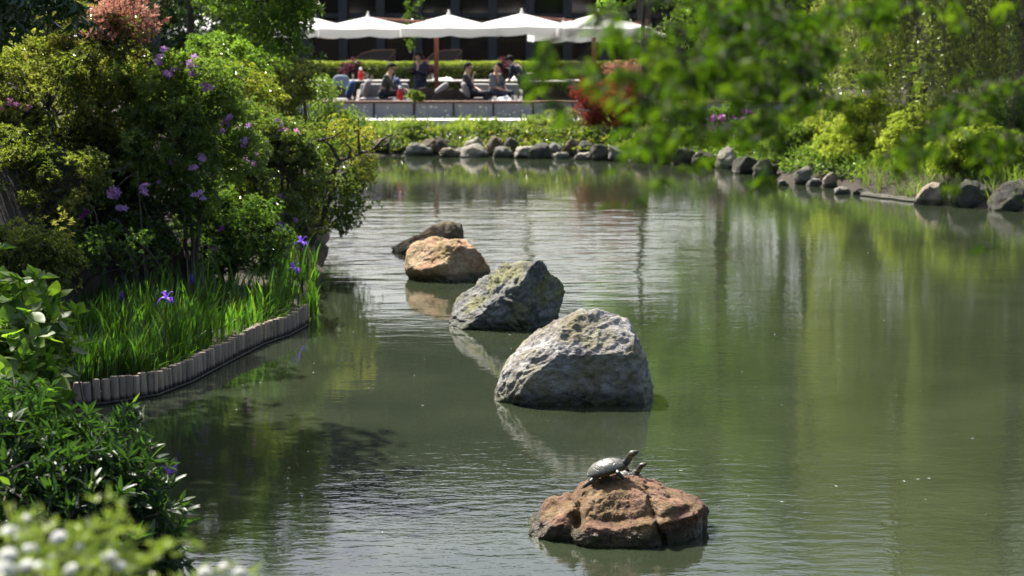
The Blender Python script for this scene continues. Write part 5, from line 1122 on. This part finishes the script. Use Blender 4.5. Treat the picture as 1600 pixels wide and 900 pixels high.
# ------------------------------------------------------------------ people
M['skin'] = simple('skin', (.42, .25, .17), .5, .06, 30); M['hair'] = simple('black_hair', (.010, .008, .007), .8, .3, 80, Specular_IOR_Level=.15)
M['olive'] = simple('olive_cloth', (.055, .058, .045), .85, .15, 25); M['navy'] = simple('navy_cloth', (.012, .016, .035), .8, .15, 25); M['charcoal'] = simple('charcoal_cloth', (.03, .03, .033), .85, .15, 25)
M['grey_shirt'] = simple('grey_checked_cloth', (.13, .13, .15), .85, .25, 60); M['dark_trouser'] = simple('dark_trousers', (.010, .011, .016), .85, .15, 25); M['shirt_white'] = simple('white_shirt', (.70, .70, .72), .8, .04); M['shoe'] = simple('black_shoe', (.012, .012, .012), .4); M['lens'] = simple('dark_lens', (.008, .008, .01), .1); M['lip'] = simple('lip', (.30, .12, .10), .5)
def person(label, loc, yaw, J, top, legs, hairstyle='short', glasses=False, skirt=False, inner=None, forearm_skin=False):
    """J: joints in the person's own frame, x forward, y left, z up"""
    T = Matrix.Translation(Vector(loc)) @ Matrix.Rotation(yaw, 4, 'Z'); J = {k: Vector(v) for k, v in J.items()}
    pel, ch, nk, hd = J['pelvis'], J['chest'], J['neck'], J['head']
    hdir = (hd-nk).normalized(); look = Vector(J.get('look', Vector((1, 0, 0)))).normalized(); look = (look-hdir*look.dot(hdir)*.6).normalized(); side = hdir.cross(look).normalized()
    up = look.cross(side).normalized()*1.0
    mb = MB(); lat = (J['shL']-J['shR']).normalized()
    def cap(p0, r0, p1, r1): capsule(mb, p0, r0, p1, r1, 12)
    def HP(a, b, c): return hd+look*a+side*b+up*c
    def ballo(c, rx, ry, rz, mbx, sub=3):
        V, F = ico(sub); mbx.add([HP(c[0]+v[0]*rx, c[1]+v[1]*ry, c[2]+v[2]*rz) for v in V], F)
    # skin figure: head, neck, torso, arms with hands, legs
    ballo((-.01, 0, .03), .098, .076, .095, mb); ballo((.025, 0, -.045), .068, .058, .072, mb); ballo((.092, 0, -.012), .018, .014, .026, mb, 2); ballo((.072, 0, -.085), .024, .03, .022, mb, 2); ballo((.082, 0, -.052), .012, .024, .010, mb, 2)
    for sy in (-1, 1): ballo((0, sy*.08, -.012), .018, .010, .032, mb, 2); ballo((.078, sy*.032, .028), .014, .022, .008, mb, 2)
    cap(nk, .055, hd-up*.05, .05)
    cap(pel+lat*.07, .105, ch+lat*.075, .10); cap(pel-lat*.07, .105, ch-lat*.075, .10); cap(ch, .12, nk-(nk-ch)*.2, .07); cap(J['shL'], .06, J['shR'], .06)
    for s_ in 'LR':
        sh, el, wr = J['sh'+s_], J['el'+s_], J['wr'+s_]; cap(sh, .056, el, .043); cap(el, .043, wr, .029)
        d = (wr-el).normalized(); hdv = Vector(J.get('hand'+s_, d)).normalized(); n_ = hdv.cross(Vector((0, 0, 1))); n_ = n_.normalized() if n_.length > .1 else Vector((0, 1, 0)); pm_ = wr+hdv*.075
        for k in (-1, 0, 1): cap(wr, .022, pm_+n_*k*.022, .018)
        dn = hdv.cross(n_).normalized(); dn = dn if dn.z < 0 else -dn
        for k, L_ in zip((-1.5, -.5, .5, 1.5), (.060, .078, .074, .056)):
            b = pm_+n_*k*.021; m_ = b+hdv*L_*.55+dn*.008; cap(b, .0105, m_, .0095); cap(m_, .0095, m_+hdv*L_*.38+dn*L_*.35, .008)
        sg = 1 if s_ == 'R' else -1; b = wr+hdv*.025+n_*sg*-.025; m_ = b+hdv*.035+n_*sg*-.03; cap(b, .013, m_, .011); cap(m_, .011, m_+hdv*.03+dn*.012, .009)
        hp, kn, an = J['hip'+s_], J['kn'+s_], J['an'+s_]; cap(hp, .085, kn, .06); cap(kn, .06, an, .04); cap(an-Vector((0, 0, .03)), .04, an+Vector((.13, 0, -.055)), .032)
    mb.xf(T); body = remesh(mb, 'person', M['skin'], .0105, 2, None, loc); tag(body, label, 'person', 'people on the terrace')
    tops = MB(); 
    def tc_(p0, r0, p1, r1): capsule(tops, p0, r0, p1, r1, 14)
    g = .012
    wst = pel.lerp(ch, .45)
    for k_ in (-1, 1): tc_(pel+lat*.065*k_+Vector((0, 0, -.02)), .118+g, wst+lat*.06*k_, .098+g); tc_(wst+lat*.06*k_, .098+g, ch+lat*.08*k_, .102+g)
    tc_(ch, .10+g, nk-(nk-ch)*.3, .06); tc_(J['shL']-Vector((0, 0, .015)), .052+g, J['shR']-Vector((0, 0, .015)), .052+g)
    for s_ in 'LR':
        sh, el, wr = J['sh'+s_], J['el'+s_], J['wr'+s_]; tc_(sh, .054+g, el, .046+g*.8)
        if not forearm_skin: tc_(el, .05+g*.8, wr-(wr-el)*.08, .036+g*.6)
    tops.xf(T); tp_ = remesh(tops, 'jacket' if inner else 'top', M[top], .014, 2, body)
    if inner:
        f = ch+(nk-ch)*.2; fr = lat.cross(nk-ch).normalized(); fr = fr if fr.x > 0 else -fr; m = MB()
        V = [f+fr*.155+lat*a*w_+(nk-ch).normalized()*zz for zz, w_ in ((-.2, .035), (-.05, .05), (.1, .055), (.17, .03)) for a in (-1, 1)]; V += [v+fr*.012 for v in V]
        F = [];
        for i in range(3): F += [(2*i, 2*i+1, 2*i+3, 2*i+2), (8+2*i, 8+2*i+2, 8+2*i+3, 8+2*i+1), (2*i, 2*i+2, 8+2*i+2, 8+2*i), (2*i+1, 8+2*i+1, 8+2*i+3, 2*i+3)]
        m.add(V, F).xf(T); m.build('shirt_front', M[inner], body, False)
    lg = MB()
    def lc(p0, r0, p1, r1): capsule(lg, p0, r0, p1, r1, 14)
    lc(pel+lat*.06, .135, pel-lat*.06, .135)
    if skirt:
        lg.lathe([(.16, 0), (.19, -.2), (.21, -.55), (.205, -.56), (.12, -.5)], 18, pel)
    for s_ in 'LR':
        hp, kn, an = J['hip'+s_], J['kn'+s_], J['an'+s_]; lc(hp, .10, kn, .075); lc(kn, .075, an+(kn-an)*.08, .055)
    lg.xf(T); remesh(lg, 'skirt' if skirt else 'trousers', M[legs], .014, 2, body)
    for s_ in 'LR':
        an = J['an'+s_]; m = MB(); capsule(m, an-Vector((.03, 0, .035)), .045, an+Vector((.15, 0, -.055)), .036); m.xf(T); m.build('shoe', M['shoe'], body)
    hr = MB(); V, F = ico(4); q = []
    keepf = []
    for v in V: q.append(HP(-.016+v[0]*.118, v[1]*.097, .036+v[2]*.118))
    msk = [(v[2] > .0 and (v[0] < .62 or v[2] > .42)) or (v[0] < -.05 and v[2] > -.35) or (v[0] < -.3 and v[2] > -.85) for v in V]
    F2 = [tuple(f) for f in F if all(msk[i] for i in f)]
    hr.add(q, F2)
    if hairstyle == 'bun': ballo((-.13, 0, .03), .055, .055, .055, hr); ballo((-.02, .082, -.03), .05, .022, .07, hr, 2); ballo((-.02, -.082, -.03), .05, .022, .07, hr, 2)
    hr.xf(T); ho = hr.build('hair', M['hair'], body); sm_ = ho.modifiers.new('thick', 'SOLIDIFY'); sm_.thickness = .014; sm_.offset = -1
    if glasses:
        m = MB()
        for sy in (-1, 1): ballo((.088, sy*.034, .012), .010, .030, .020, m, 2)
        m.tube([HP(.09, -.02, .018), HP(.095, 0, .02), HP(.09, .02, .018)], .004, 5)
        for sy in (-1, 1): m.tube([HP(.085, sy*.06, .018), HP(.0, sy*.088, .016)], .004, 5)
        m.xf(T); m.build('sunglasses', M['lens'], body)
    else:
        for sy in (-1, 1):
            m = MB(); ballo((.080, sy*.032, .010), .008, .013, .008, m, 2); m.xf(T); m.build('eye', M['eye'], body)
    m = MB(); ballo((.088, 0, -.055), .008, .022, .006, m, 2); m.xf(T); m.build('mouth', M['lip'], body)
    return body
def sit(lean=.1, seat=.50, reach=None, twist=0):
    """a seated pose; lean tips the trunk forward"""
    p = Vector((0, 0, seat+.09)); ch = p+Vector((math.sin(lean)*.33, 0, math.cos(lean)*.33)); nk = p+Vector((math.sin(lean)*.52, 0, math.cos(lean)*.52)); hd = nk+Vector((.05+.06*lean, 0, .125))
    sh = p+Vector((math.sin(lean)*.45, 0, math.cos(lean)*.45))
    J = dict(pelvis=p, chest=ch, neck=nk, head=hd, look=(1, 0, -.15))
    for s_, k in (('L', 1), ('R', -1)):
        J['sh'+s_] = sh+Vector((0, k*.175, 0)); J['el'+s_] = sh+Vector((.10, k*.22, -.26)); J['wr'+s_] = sh+Vector((.32, k*.12, -.30)); J['hip'+s_] = p+Vector((.02, k*.09, -.01)); J['kn'+s_] = p+Vector((.44, k*.12, .02)); J['an'+s_] = Vector((.46, k*.12, .09))
    return J
# man in olive jacket
J = sit(.28); sh = J['shR']; J['elR'] = sh+Vector((.20, -.05, -.24)); J['wrR'] = sh+Vector((.42, .02, -.30)); J['elL'] = J['shL']+Vector((.15, .05, -.26)); J['wrL'] = J['shL']+Vector((.40, -.06, -.32)); J['look'] = (1, -.25, -.25)
person('seated man in olive jacket and sunglasses reaching to the table', (X(600, 50.05), 50.05, FZ), R(-12), J, 'olive', 'dark_trouser', 'short', True, False, 'shirt_white')
# man in dark shirt, hand at chin
J = sit(-.12); J['elR'] = J['shR']+Vector((.16, -.03, -.24)); J['wrR'] = J['head']+Vector((.13, -.05, -.23)); J['handR'] = (.2, .1, .9); J['elL'] = J['shL']+Vector((.10, .05, -.27)); J['wrL'] = J['shL']+Vector((.30, -.12, -.34)); J['look'] = (1, -.35, -.12)
person('reclining man in dark shirt and sunglasses with hand at chin', (X(733, 49.95), 49.95, FZ), R(-10), J, 'charcoal', 'dark_trouser', 'short', True, forearm_skin=True)
ph = D(746, 143, 49.7); tag(MB().box(ph, (.075, .012, .14), bev=.004, M=Matrix.Translation(ph) @ Matrix.Rotation(R(50), 4, 'Z') @ Matrix.Rotation(R(-35), 4, 'X')).build('phone', M['lens'], None, origin=ph), 'dark phone held by the man in dark shirt', 'phone')
# guest in grey shirt
J = sit(.12); J['look'] = (-.2, -1, -.25); J['wrR'] = J['shR']+Vector((.26, .06, -.33)); J['wrL'] = J['shL']+Vector((.26, -.1, -.33))
person('guest in grey checked shirt seated behind the blurred maple leaf', (X(772, 50.2), 50.2, FZ), R(-35), J, 'grey_shirt', 'navy', 'short', False, forearm_skin=True)
# waitress
p = Vector((0, 0, .88)); J = dict(pelvis=p, chest=p+Vector((0, 0, .30)), neck=p+Vector((.01, 0, .46)), head=p+Vector((.05, 0, .575)), look=(1, 0, -.55))
for s_, k in (('L', 1), ('R', -1)):
    J['sh'+s_] = p+Vector((0, k*.155, .40)); J['el'+s_] = p+Vector((.05, k*.21, .15)); J['wr'+s_] = p+Vector((.24, k*.09, .22)); J['hip'+s_] = p+Vector((0, k*.085, -.03)); J['kn'+s_] = Vector((.01, k*.09, .46)); J['an'+s_] = Vector((-.02, k*.09, .08))
wy = 52.0; wx = X(657, wy)
person('waitress in navy uniform writing on a dark order pad', (wx, wy, FZ), R(-128), J, 'navy', 'navy', 'bun', False, True)
v = Matrix.Rotation(R(-128), 4, 'Z') @ Vector((.36, .02, 1.13)); pp = Vector((wx, wy, FZ))+v
tag(MB().box(pp, (.2, .3, .012), bev=.003, M=Matrix.Translation(pp) @ Matrix.Rotation(R(-128), 4, 'Z') @ Matrix.Rotation(R(-25), 4, 'Y')).build('order_pad', M['lens'], None, origin=pp), 'dark order pad in the hands of the waitress', 'pad')
# bending waiter
p = Vector((0, 0, .90)); J = dict(pelvis=p, chest=p+Vector((.16, 0, .26)), neck=p+Vector((.29, 0, .38)), head=p+Vector((.40, 0, .47)), look=(1, 0, -.6))
for s_, k in (('L', 1), ('R', -1)):
    J['sh'+s_] = p+Vector((.24, k*.17, .33)); J['el'+s_] = p+Vector((.26, k*.23, .06)); J['wr'+s_] = p+Vector((.38, k*.20, -.12)); J['hip'+s_] = p+Vector((0, k*.09, -.03)); J['kn'+s_] = Vector((.0, k*.1, .47)); J['an'+s_] = Vector((-.05, k*.1, .08))
J['elR'] = p+Vector((.36, -.26, .14)); J['wrR'] = p+Vector((.52, -.24, .24))
wy = 51.4; wx = X(818, wy); person('waiter in dark uniform bending over the table with a plate', (wx, wy, FZ), R(150), J, 'navy', 'navy', 'short', False, forearm_skin=True)
pp = D(831, 116, 51.2); m = MB().lathe([(.05, 0), (.10, .008), (.13, .022), (.125, .024), (.09, .012), (.002, .01)], 20, pp); tag(m.build('plate', M['ceramic'], None, origin=pp), 'white plate carried by the bending waiter', 'plate')

# ------------------------------------------------------------------ foreground shrubs (left) with single leaves
def leafobj(name, L, W, mat, fold=.18, droop=.18, n=6, tint=.5, wave=0.0, tipw=1.0):
    V = []; 
    for i in range(n+1):
        t_ = i/n; ww = W*.5*(math.sin(math.pi*t_**.8)**.75)*(1 if i not in (0, n) else .04); z = -droop*L*t_*t_+wave*math.sin(t_*7)
        for s_ in (-1, 0, 1): V.append((t_*L, s_*ww, z+abs(s_)*fold*ww+(wave*.6*math.sin(t_*9+2*s_) if s_ else 0)))
    F = [(i*3+j, i*3+j+1, (i+1)*3+j+1, (i+1)*3+j) for i in range(n) for j in (0, 1)]
    return MB().add(V, F).mesh(name, M[mat], True, tint)
def place_leaf(meshes, parent, p, d, up_, s, rng):
    d = Vector(d).normalized(); u = Vector(up_); y = u.cross(d); y = y.normalized() if y.length > .05 else Vector((0, 1, 0)); z = d.cross(y)
    Mx = Matrix((d, y, z)).transposed().to_4x4() @ Matrix.Diagonal((s, s, s, 1)); addobj('leaf', meshes[int(rng.integers(len(meshes)))], parent, Matrix.Translation(Vector(p)) @ Mx)
def shrub_px(name, label, stems_px, Y, mat, meshes, bulk, nleaf, seed, root, L, W, k=6, spread=62, step=.05, cat='shrub', tshift=0.0):
    """stems end at photo positions; outer leaves are single pieces, the inner mass is one piece"""
    rng = np.random.default_rng(seed); root = Vector(root); root.z = gz(root.x, root.y); t_ = thing(name, label, cat, root); mb = MB(); cand = []; inn = []
    for (a, b, dy) in stems_px:
        e = D(a, b, Y+dy); r0 = root+Vector((rng.normal(0, .35), rng.normal(0, .25), -.05)); r0.z = gz(r0.x, r0.y)-.05
        m = r0.lerp(e, .55)+Vector((rng.normal(0, .06), 0, .12*(e-r0).length)); P_ = [r0, r0.lerp(m, .5), m, m.lerp(e, .5)+Vector((0, 0, .03)), e]; mb.tube(P_, [.010, .009, .007, .005, .003], 5)
        L_ = (e-m).length*1.5; n_ = max(3, int(L_/step))
        for i in range(n_+1):
            u = i/n_; q = m.lerp(e, u)+Vector((0, 0, .05*math.sin(u*3.1))); d = (e-m).normalized(); fr = (e.y, )
            u_, v_ = frame_of(d)
            for j in range(2 if u < 1 else 5):
                a_ = (i*1.57+j*math.pi) if u < 1 else rng.uniform(0, 6.28); al = R(58) if u < 1 else R(38)*rng.uniform(.4, 1.3)
                ld = d*math.cos(al)+(u_*math.cos(a_)+v_*math.sin(a_))*math.sin(al)+Vector(rng.normal(0, .18, 3))+Vector((0, 0, .12)); cand.append((q+Vector(rng.normal(0, .01, 3)), ld, u*1.0-dy*.6+rng.uniform(0, .3)))
    cand.sort(key=lambda c_: -c_[2]); top_, rest = cand[:nleaf], cand[nleaf:]
    for q, ld, _ in top_: place_leaf(meshes, t_, q, ld, Vector((0, -.25, 1))+Vector(rng.normal(0, .35, 3)), rng.uniform(.65, 1.15), rng)
    tips = [np.array([q[:] for q, _, _ in rest]).reshape(-1, 3)]; dirs = [np.array([Vector(d).normalized()[:] for _, d, _ in rest]).reshape(-1, 3)]
    Vp = []
    if len(rest): Vp.append(whorls(rng, tips[0], dirs[0], np.full(len(rest), .4+tshift), 1, L, W, 10, .2))
    for (a, b, dy, rx, rz, n_) in bulk:
        c = np.array(D(a, b, Y+dy)); s_ = FPX/(Y+dy); q = c+rng.normal(0, .5, (n_, 3))*np.array([rx/s_, .35, rz/s_]); Vp.append(whorls(rng, q, nrm(q-c)*.6+np.array([.1, -.1, .7]), np.full(n_, .35+tshift), k, L, W, spread, .2))
    foliage('inner_leaves', *stack(Vp), mat, t_); mb.build('stems', M['bark_pale'], t_); return t_
rng = np.random.default_rng(95)
hm = [leafobj('leaf', .125, .07, 'hydrangea', .2, .25, 7, ti_, .004) for ti_ in (.2, .45, .6, .8, 1.0)]
st = [(30, 440, -.1), (60, 450, 0), (80, 470, .1), (15, 470, -.2), (45, 490, -.3), (85, 500, -.1), (85, 520, 0), (100, 548, .1), (60, 530, -.4), (20, 530, -.5), (70, 560, -.3), (98, 575, -.1), (50, 580, -.5), (80, 600, -.4), (10, 590, -.6), (75, 620, -.6), (90, 620, -.3), (30, 630, -.7), (0, 445, 0), (80, 480, .2), (90, 655, -.5), (60, 660, -.7), (10, 510, -.3), (35, 560, -.5), (85, 590, -.4)]
shrub_px('broadleaf_shrub', 'broad leaved green shrub at the left edge below the dark slope', st, 11.6, 'hydrangea', hm, [(35, 520, .25, 55, 60, 110), (40, 590, .2, 50, 50, 110), (20, 620, .2, 50, 60, 90), (-20, 500, .2, 30, 90, 60)], 260, 1, (-3.1, 12.0, 0), .125, .068, k=4, spread=70, step=.07)
wm = [leafobj('leaf', .105, .027, 'willow_shrub', .25, .2, 6, ti_) for ti_ in (.15, .35, .5, .75, 1.0)]
rngs = np.random.default_rng(96); st2 = [(205, 640, .3), (120, 705, .2), (215, 655, .3), (80, 700, .1), (150, 720, 0), (200, 710, .1), (240, 720, .1), (225, 745, 0), (265, 760, .1), (280, 790, .1), (285, 800, 0), (255, 800, -.1), (265, 850, -.1), (275, 870, -.1), (290, 885, -.2), (230, 850, -.2), (190, 770, -.2), (140, 760, -.2), (80, 770, -.3), (30, 700, 0), (60, 740, -.2), (10, 760, -.3), (110, 800, -.3), (170, 820, -.3), (40, 820, -.4), (215, 790, -.1), (245, 770, 0), (180, 730, 0), (20, 660, .1), (60, 700, .1), (200, 870, -.3), (150, 860, -.3), (100, 740, -.1), (5, 720, -.1), (225, 700, .2), (270, 830, -.1), (130, 725, 0)]
shrub_px('narrow_leaf_shrub', 'dark narrow leaved shrub overhanging the water at the lower left', st2, 10.0, 'willow_shrub', wm, [(100, 720, .25, 90, 70, 300), (60, 800, .1, 90, 70, 300), (170, 790, .15, 70, 70, 280), (200, 860, .0, 70, 60, 240), (20, 680, .3, 60, 60, 180), (130, 735, .3, 60, 25, 90), (230, 880, 0, 40, 30, 100)], 300, 2, (-2.5, 9.7, 0), .10, .024, k=6, spread=60, step=.035)
# blurred white spiraea in the very front
rng = np.random.default_rng(97); Ys = 3.6; sp_root = D(120, 1000, Ys)
sp = thing('white_spiraea', 'blurred white flowering spiraea in the bottom left corner', 'shrub', (sp_root.x, Ys, gz(sp_root.x, Ys)))
V, F = [], []
mbh = MB()
for i in range(70):
    a = i*2.39996; r_ = .029*math.sqrt((i+.5)/70); z_ = .018*(1-(r_/.029)**2); c = Vector((r_*math.cos(a), r_*math.sin(a), z_)); s_ = .0055; d = Vector((c.x*9, c.y*9, .6)).normalized(); u_, v_ = frame_of(d); 
    P_ = [c+d*.0015]+[c+(u_*math.cos(k*1.2566+i)+v_*math.sin(k*1.2566+i))*s_+d*.002*((k+i) % 2) for k in range(5)]; mbh.add(P_, [(0, 1+k, 1+(k+1) % 5) for k in range(5)])
head = mbh.mesh('flower_head', M['petal_white'], True, .6)
st3 = []
for (a, b, dy, s_) in ((15, 830, 0, 1.1), (12, 868, -.2, 1.1), (40, 885, -.2, 1.0), (92, 840, 0, 1.0), (125, 855, .1, .9), (48, 858, 0, .9), (38, 812, .2, .8), (65, 885, -.1, 1.0), (170, 870, 0, 1.0), (185, 885, 0, 1.0), (205, 890, .1, .8), (10, 888, -.3, 1.2), (110, 890, -.1, .9), (320, 893, .1, .9), (350, 888, .2, 1.0), (375, 896, .2, .9), (30, 840, .3, .7), (140, 885, .1, .8), (5, 905, -.3, 1.2), (85, 868, .1, .9)):
    p = D(a, b, Ys+dy); d = Vector((rng.normal(0, .25), -.35+rng.normal(0, .2), 1)); addobj('flower_head', head, sp, Matrix.Translation(p) @ d.to_track_quat('Z', 'Y').to_matrix().to_4x4() @ Matrix.Diagonal((s_*.5, s_*.5, s_*.42, 1))); st3.append(p)
mb = MB()
for p in st3: r0 = Vector((sp_root.x+rng.normal(0, .08), Ys+rng.normal(0, .05), gz(sp_root.x, Ys)-.03)); mb.tube([r0, r0.lerp(p, .6)+Vector((0, 0, .08)), p], [.005, .004, .002], 4)
mb.build('stems', M['bark_pale'], sp)
q = np.concatenate([np.array(p[:])+rng.normal(0, 1, (9, 3))*np.array([.035, .05, .03])+np.array([.01, .03, -.035]) for p in st3]+[np.array(D(a, b, Ys+.1)[:])+rng.normal(0, 1, (14, 3))*np.array([.035, .05, .03]) for a, b in ((150, 835), (175, 850), (155, 815), (200, 870), (130, 900), (230, 895), (60, 860), (100, 875), (20, 850))])
V, F, T = whorls(rng, q, np.tile([[0, -.2, .8]], (len(q), 1))+rng.normal(0, .4, (len(q), 3)), np.full(len(q), .5), 4, .028, .010, 60); foliage('leaves', V, F, T, 'far_blade', sp)

# ------------------------------------------------------------------ foreground maple, upper right, out of focus
def maple_leaf(tint, seed):
    rng = np.random.default_rng(seed); lob = [(-128, .42), (-82, .72), (-40, .95), (0, 1.05), (40, .95), (82, .72), (128, .42)]; R0 = .042; V = [(0, 0, 0)]; out = []
    for i, (a, l) in enumerate(lob):
        l *= R0*rng.uniform(.9, 1.1); a = R(a+rng.normal(0, 3))
        for da, f in ((-13, .42), (-8.5, .62), (0, 1.0), (8.5, .62), (13, .42)): aa = a+R(da); out.append((l*f*math.cos(aa), l*f*math.sin(aa), -.25*l*f*f+.004*(abs(da) > 0)))
        if i < 6: am = (a+R(lob[i+1][0]))/2; out.append((R0*.24*math.cos(am), R0*.24*math.sin(am), .001))
    V += out; n = len(out); F = [(0, i+1, i+2) for i in range(n-1)]+[(0, n, 1)]
    m = MB().add(V, F); m.tube([(-.035, 0, .002), (-.015, 0, .002), (0, 0, 0)], [.0008, .0008, .0008], 3); return m.mesh('leaf', M['maple'], False, tint)
mm = [maple_leaf(ti_, i) for i, ti_ in enumerate((.0, .2, .4, .5, .7, .9))]
rng = np.random.default_rng(98)
mt = thing('maple_tree', 'out of focus green maple branches hanging across the upper right', 'tree', (3.4, 2.2, gz(3.4, 2.2)))
MB().tube([(3.4, 2.2, gz(3.4, 2.2)-.1), (3.3, 2.3, 2.4), (3.0, 2.6, 3.6), (2.6, 2.9, 4.6), (2.2, 3.2, 5.4)], [.13, .11, .09, .06, .02], 10).build('trunk', M['bark'], mt)
limbs = [[(2.6, 2.9, 4.6), (1.8, 3.4, 4.7), (1.0, 3.9, 4.75), (.2, 4.4, 4.7), (-.6, 4.9, 4.6)], [(2.6, 2.9, 4.6), (2.2, 4.0, 5.0), (1.8, 5.2, 5.2), (1.5, 6.3, 5.2)], [(3.0, 2.6, 3.6), (2.2, 2.9, 3.9), (1.4, 3.1, 3.75), (.8, 3.2, 3.5), (.35, 3.3, 3.22), (.1, 3.35, 3.12)], [(3.2, 2.4, 2.9), (2.4, 2.9, 3.6), (1.6, 3.4, 3.52), (1.0, 3.7, 3.4), (.5, 3.85, 3.3), (.28, 3.9, 3.26)], [(2.8, 2.75, 4.1), (2.0, 3.3, 4.3), (1.3, 3.9, 4.0), (.9, 4.4, 3.7), (.5, 4.6, 3.4)], [(3.1, 2.5, 3.1), (2.3, 3.2, 3.5), (1.6, 3.8, 3.45), (1.15, 4.1, 3.36), (.8, 4.2, 3.3)]]
lm = MB()
for L_ in limbs: lm.tube(L_, [.007*(1-.8*i/(len(L_)-1))+.0015 for i in range(len(L_))], 6)
lm.build('branches', M['bark'], mt)
# leaf sprays where the photo shows them: x, y, spread x, spread y, count, depth
SPR = [(1120, 80, 70, 40, 12, 3.9), (1220, 80, 60, 45, 12, 4.1), (1280, 60, 50, 40, 10, 3.9), (1150, 20, 70, 20, 10, 4.0), (1060, 110, 50, 40, 8, 3.7), (1010, 60, 60, 25, 9, 3.3), (1080, 90, 70, 40, 16, 3.2), (1130, 40, 70, 40, 18, 3.4), (1200, 30, 70, 35, 18, 3.2), (1250, 100, 60, 50, 16, 3.6), (1170, 130, 60, 40, 16, 3.3), (1050, 150, 50, 35, 11, 3.1), (1090, 200, 50, 30, 9, 3.2), (980, 130, 40, 40, 6, 3.0), (900, 110, 40, 30, 4, 2.9), (860, 90, 25, 40, 4, 2.8), (890, 170, 30, 20, 3, 2.9), (1000, 220, 40, 25, 6, 3.1), (1030, 255, 30, 18, 4, 3.1), (985, 300, 25, 22, 3, 3.0), (1195, 200, 35, 35, 6, 3.3), (1190, 285, 14, 18, 2, 3.1), (1210, 250, 20, 20, 2, 3.1), (830, 150, 25, 40, 2, 2.7),
       (1330, 20, 60, 25, 12, 3.7), (1290, 150, 50, 40, 10, 3.8), (1400, 10, 55, 18, 8, 3.8), (1440, 112, 16, 14, 2, 3.5), (1490, 20, 50, 18, 4, 3.9), (1500, 165, 40, 22, 5, 3.7), (1560, 130, 45, 35, 8, 3.8), (1460, 200, 45, 28, 9, 3.5), (1430, 240, 30, 16, 5, 3.5), (1560, 220, 40, 30, 8, 3.6), (1590, 20, 25, 20, 3, 3.9), (1490, 290, 18, 18, 2, 3.4), (1550, 260, 30, 16, 3, 3.5), (940, 40, 40, 20, 4, 3.1), (1230, 170, 40, 30, 6, 3.5), (1350, 80, 20, 30, 3, 3.6), (1548, 388, 5, 5, 1, 3.0)]
tw = MB(); cnt_ = 0; extra = []
nodes_ = [Vector(p) for L_ in limbs for p in L_[2:]]
for (a, b, rx, ry, n_, Y_) in SPR:
    Y_ += .8
    c = D(a, b, Y_); nd = min(nodes_, key=lambda q: (q-c).length); tw.tube([nd, nd.lerp(c, .5)+Vector((0, 0, .04)), c], [.003, .0022, .0012], 4)
    for i in range(int(n_*1.9+.5) if n_ > 4 else n_):
        p = D(a+rng.normal(0, rx*.62), b+rng.normal(0, ry*.62), Y_+rng.normal(0, .22)); dd = Vector((rng.normal(-.4, .7), rng.normal(-.1, .7), rng.normal(-.45, .3))); up_ = Vector((rng.normal(0, .35), -.35+rng.normal(0, .35), 1))
        if i % 3 == 0: tw.tube([c, c.lerp(p, .6)+Vector((0, 0, .01)), p], .0011, 3)
        if cnt_ < 300: place_leaf(mm, mt, p, dd, up_, rng.uniform(.85, 1.3), rng); cnt_ += 1
        else: extra.append((p, dd, up_, rng.uniform(.85, 1.35)))
tw.build('twigs', M['bark'], mt)['kind'] = 'stuff'
# crown above the frame (shades the branches) in one piece with the leaves beyond the single ones
base = mm[2]; bv = np.array([v.co[:] for v in base.vertices]); bf = [tuple(p.vertices) for p in base.polygons if len(p.vertices) == 3 and 0 in p.vertices]; nv_ = max(max(f) for f in bf)+1; bv = bv[:nv_]; bf = np.array(bf)
for i in range(2400):
    p = Vector((rng.uniform(-1.0, 3.2), rng.uniform(2.2, 7.0), rng.uniform(4.0, 5.4))); p.z += .12*(p.y-3)
    extra.append((p, Vector((rng.normal(0, 1), rng.normal(0, 1), -.3)), Vector((rng.normal(0, .3), rng.normal(0, .3), 1)), rng.uniform(.8, 1.3)))
Vx, Fx, Tx = [], [], []
for i, (p, dd, up_, s_) in enumerate(extra):
    d = dd.normalized(); y = up_.cross(d).normalized(); z = d.cross(y); m_ = np.array([d[:], y[:], z[:]]); Vx.append(bv*s_ @ m_+np.array(p[:])); Fx.append(bf+i*nv_); Tx.append(np.full(nv_, rng.uniform(0, 1)))
foliage('crown', np.concatenate(Vx), np.concatenate(Fx), np.concatenate(Tx), 'maple', mt)
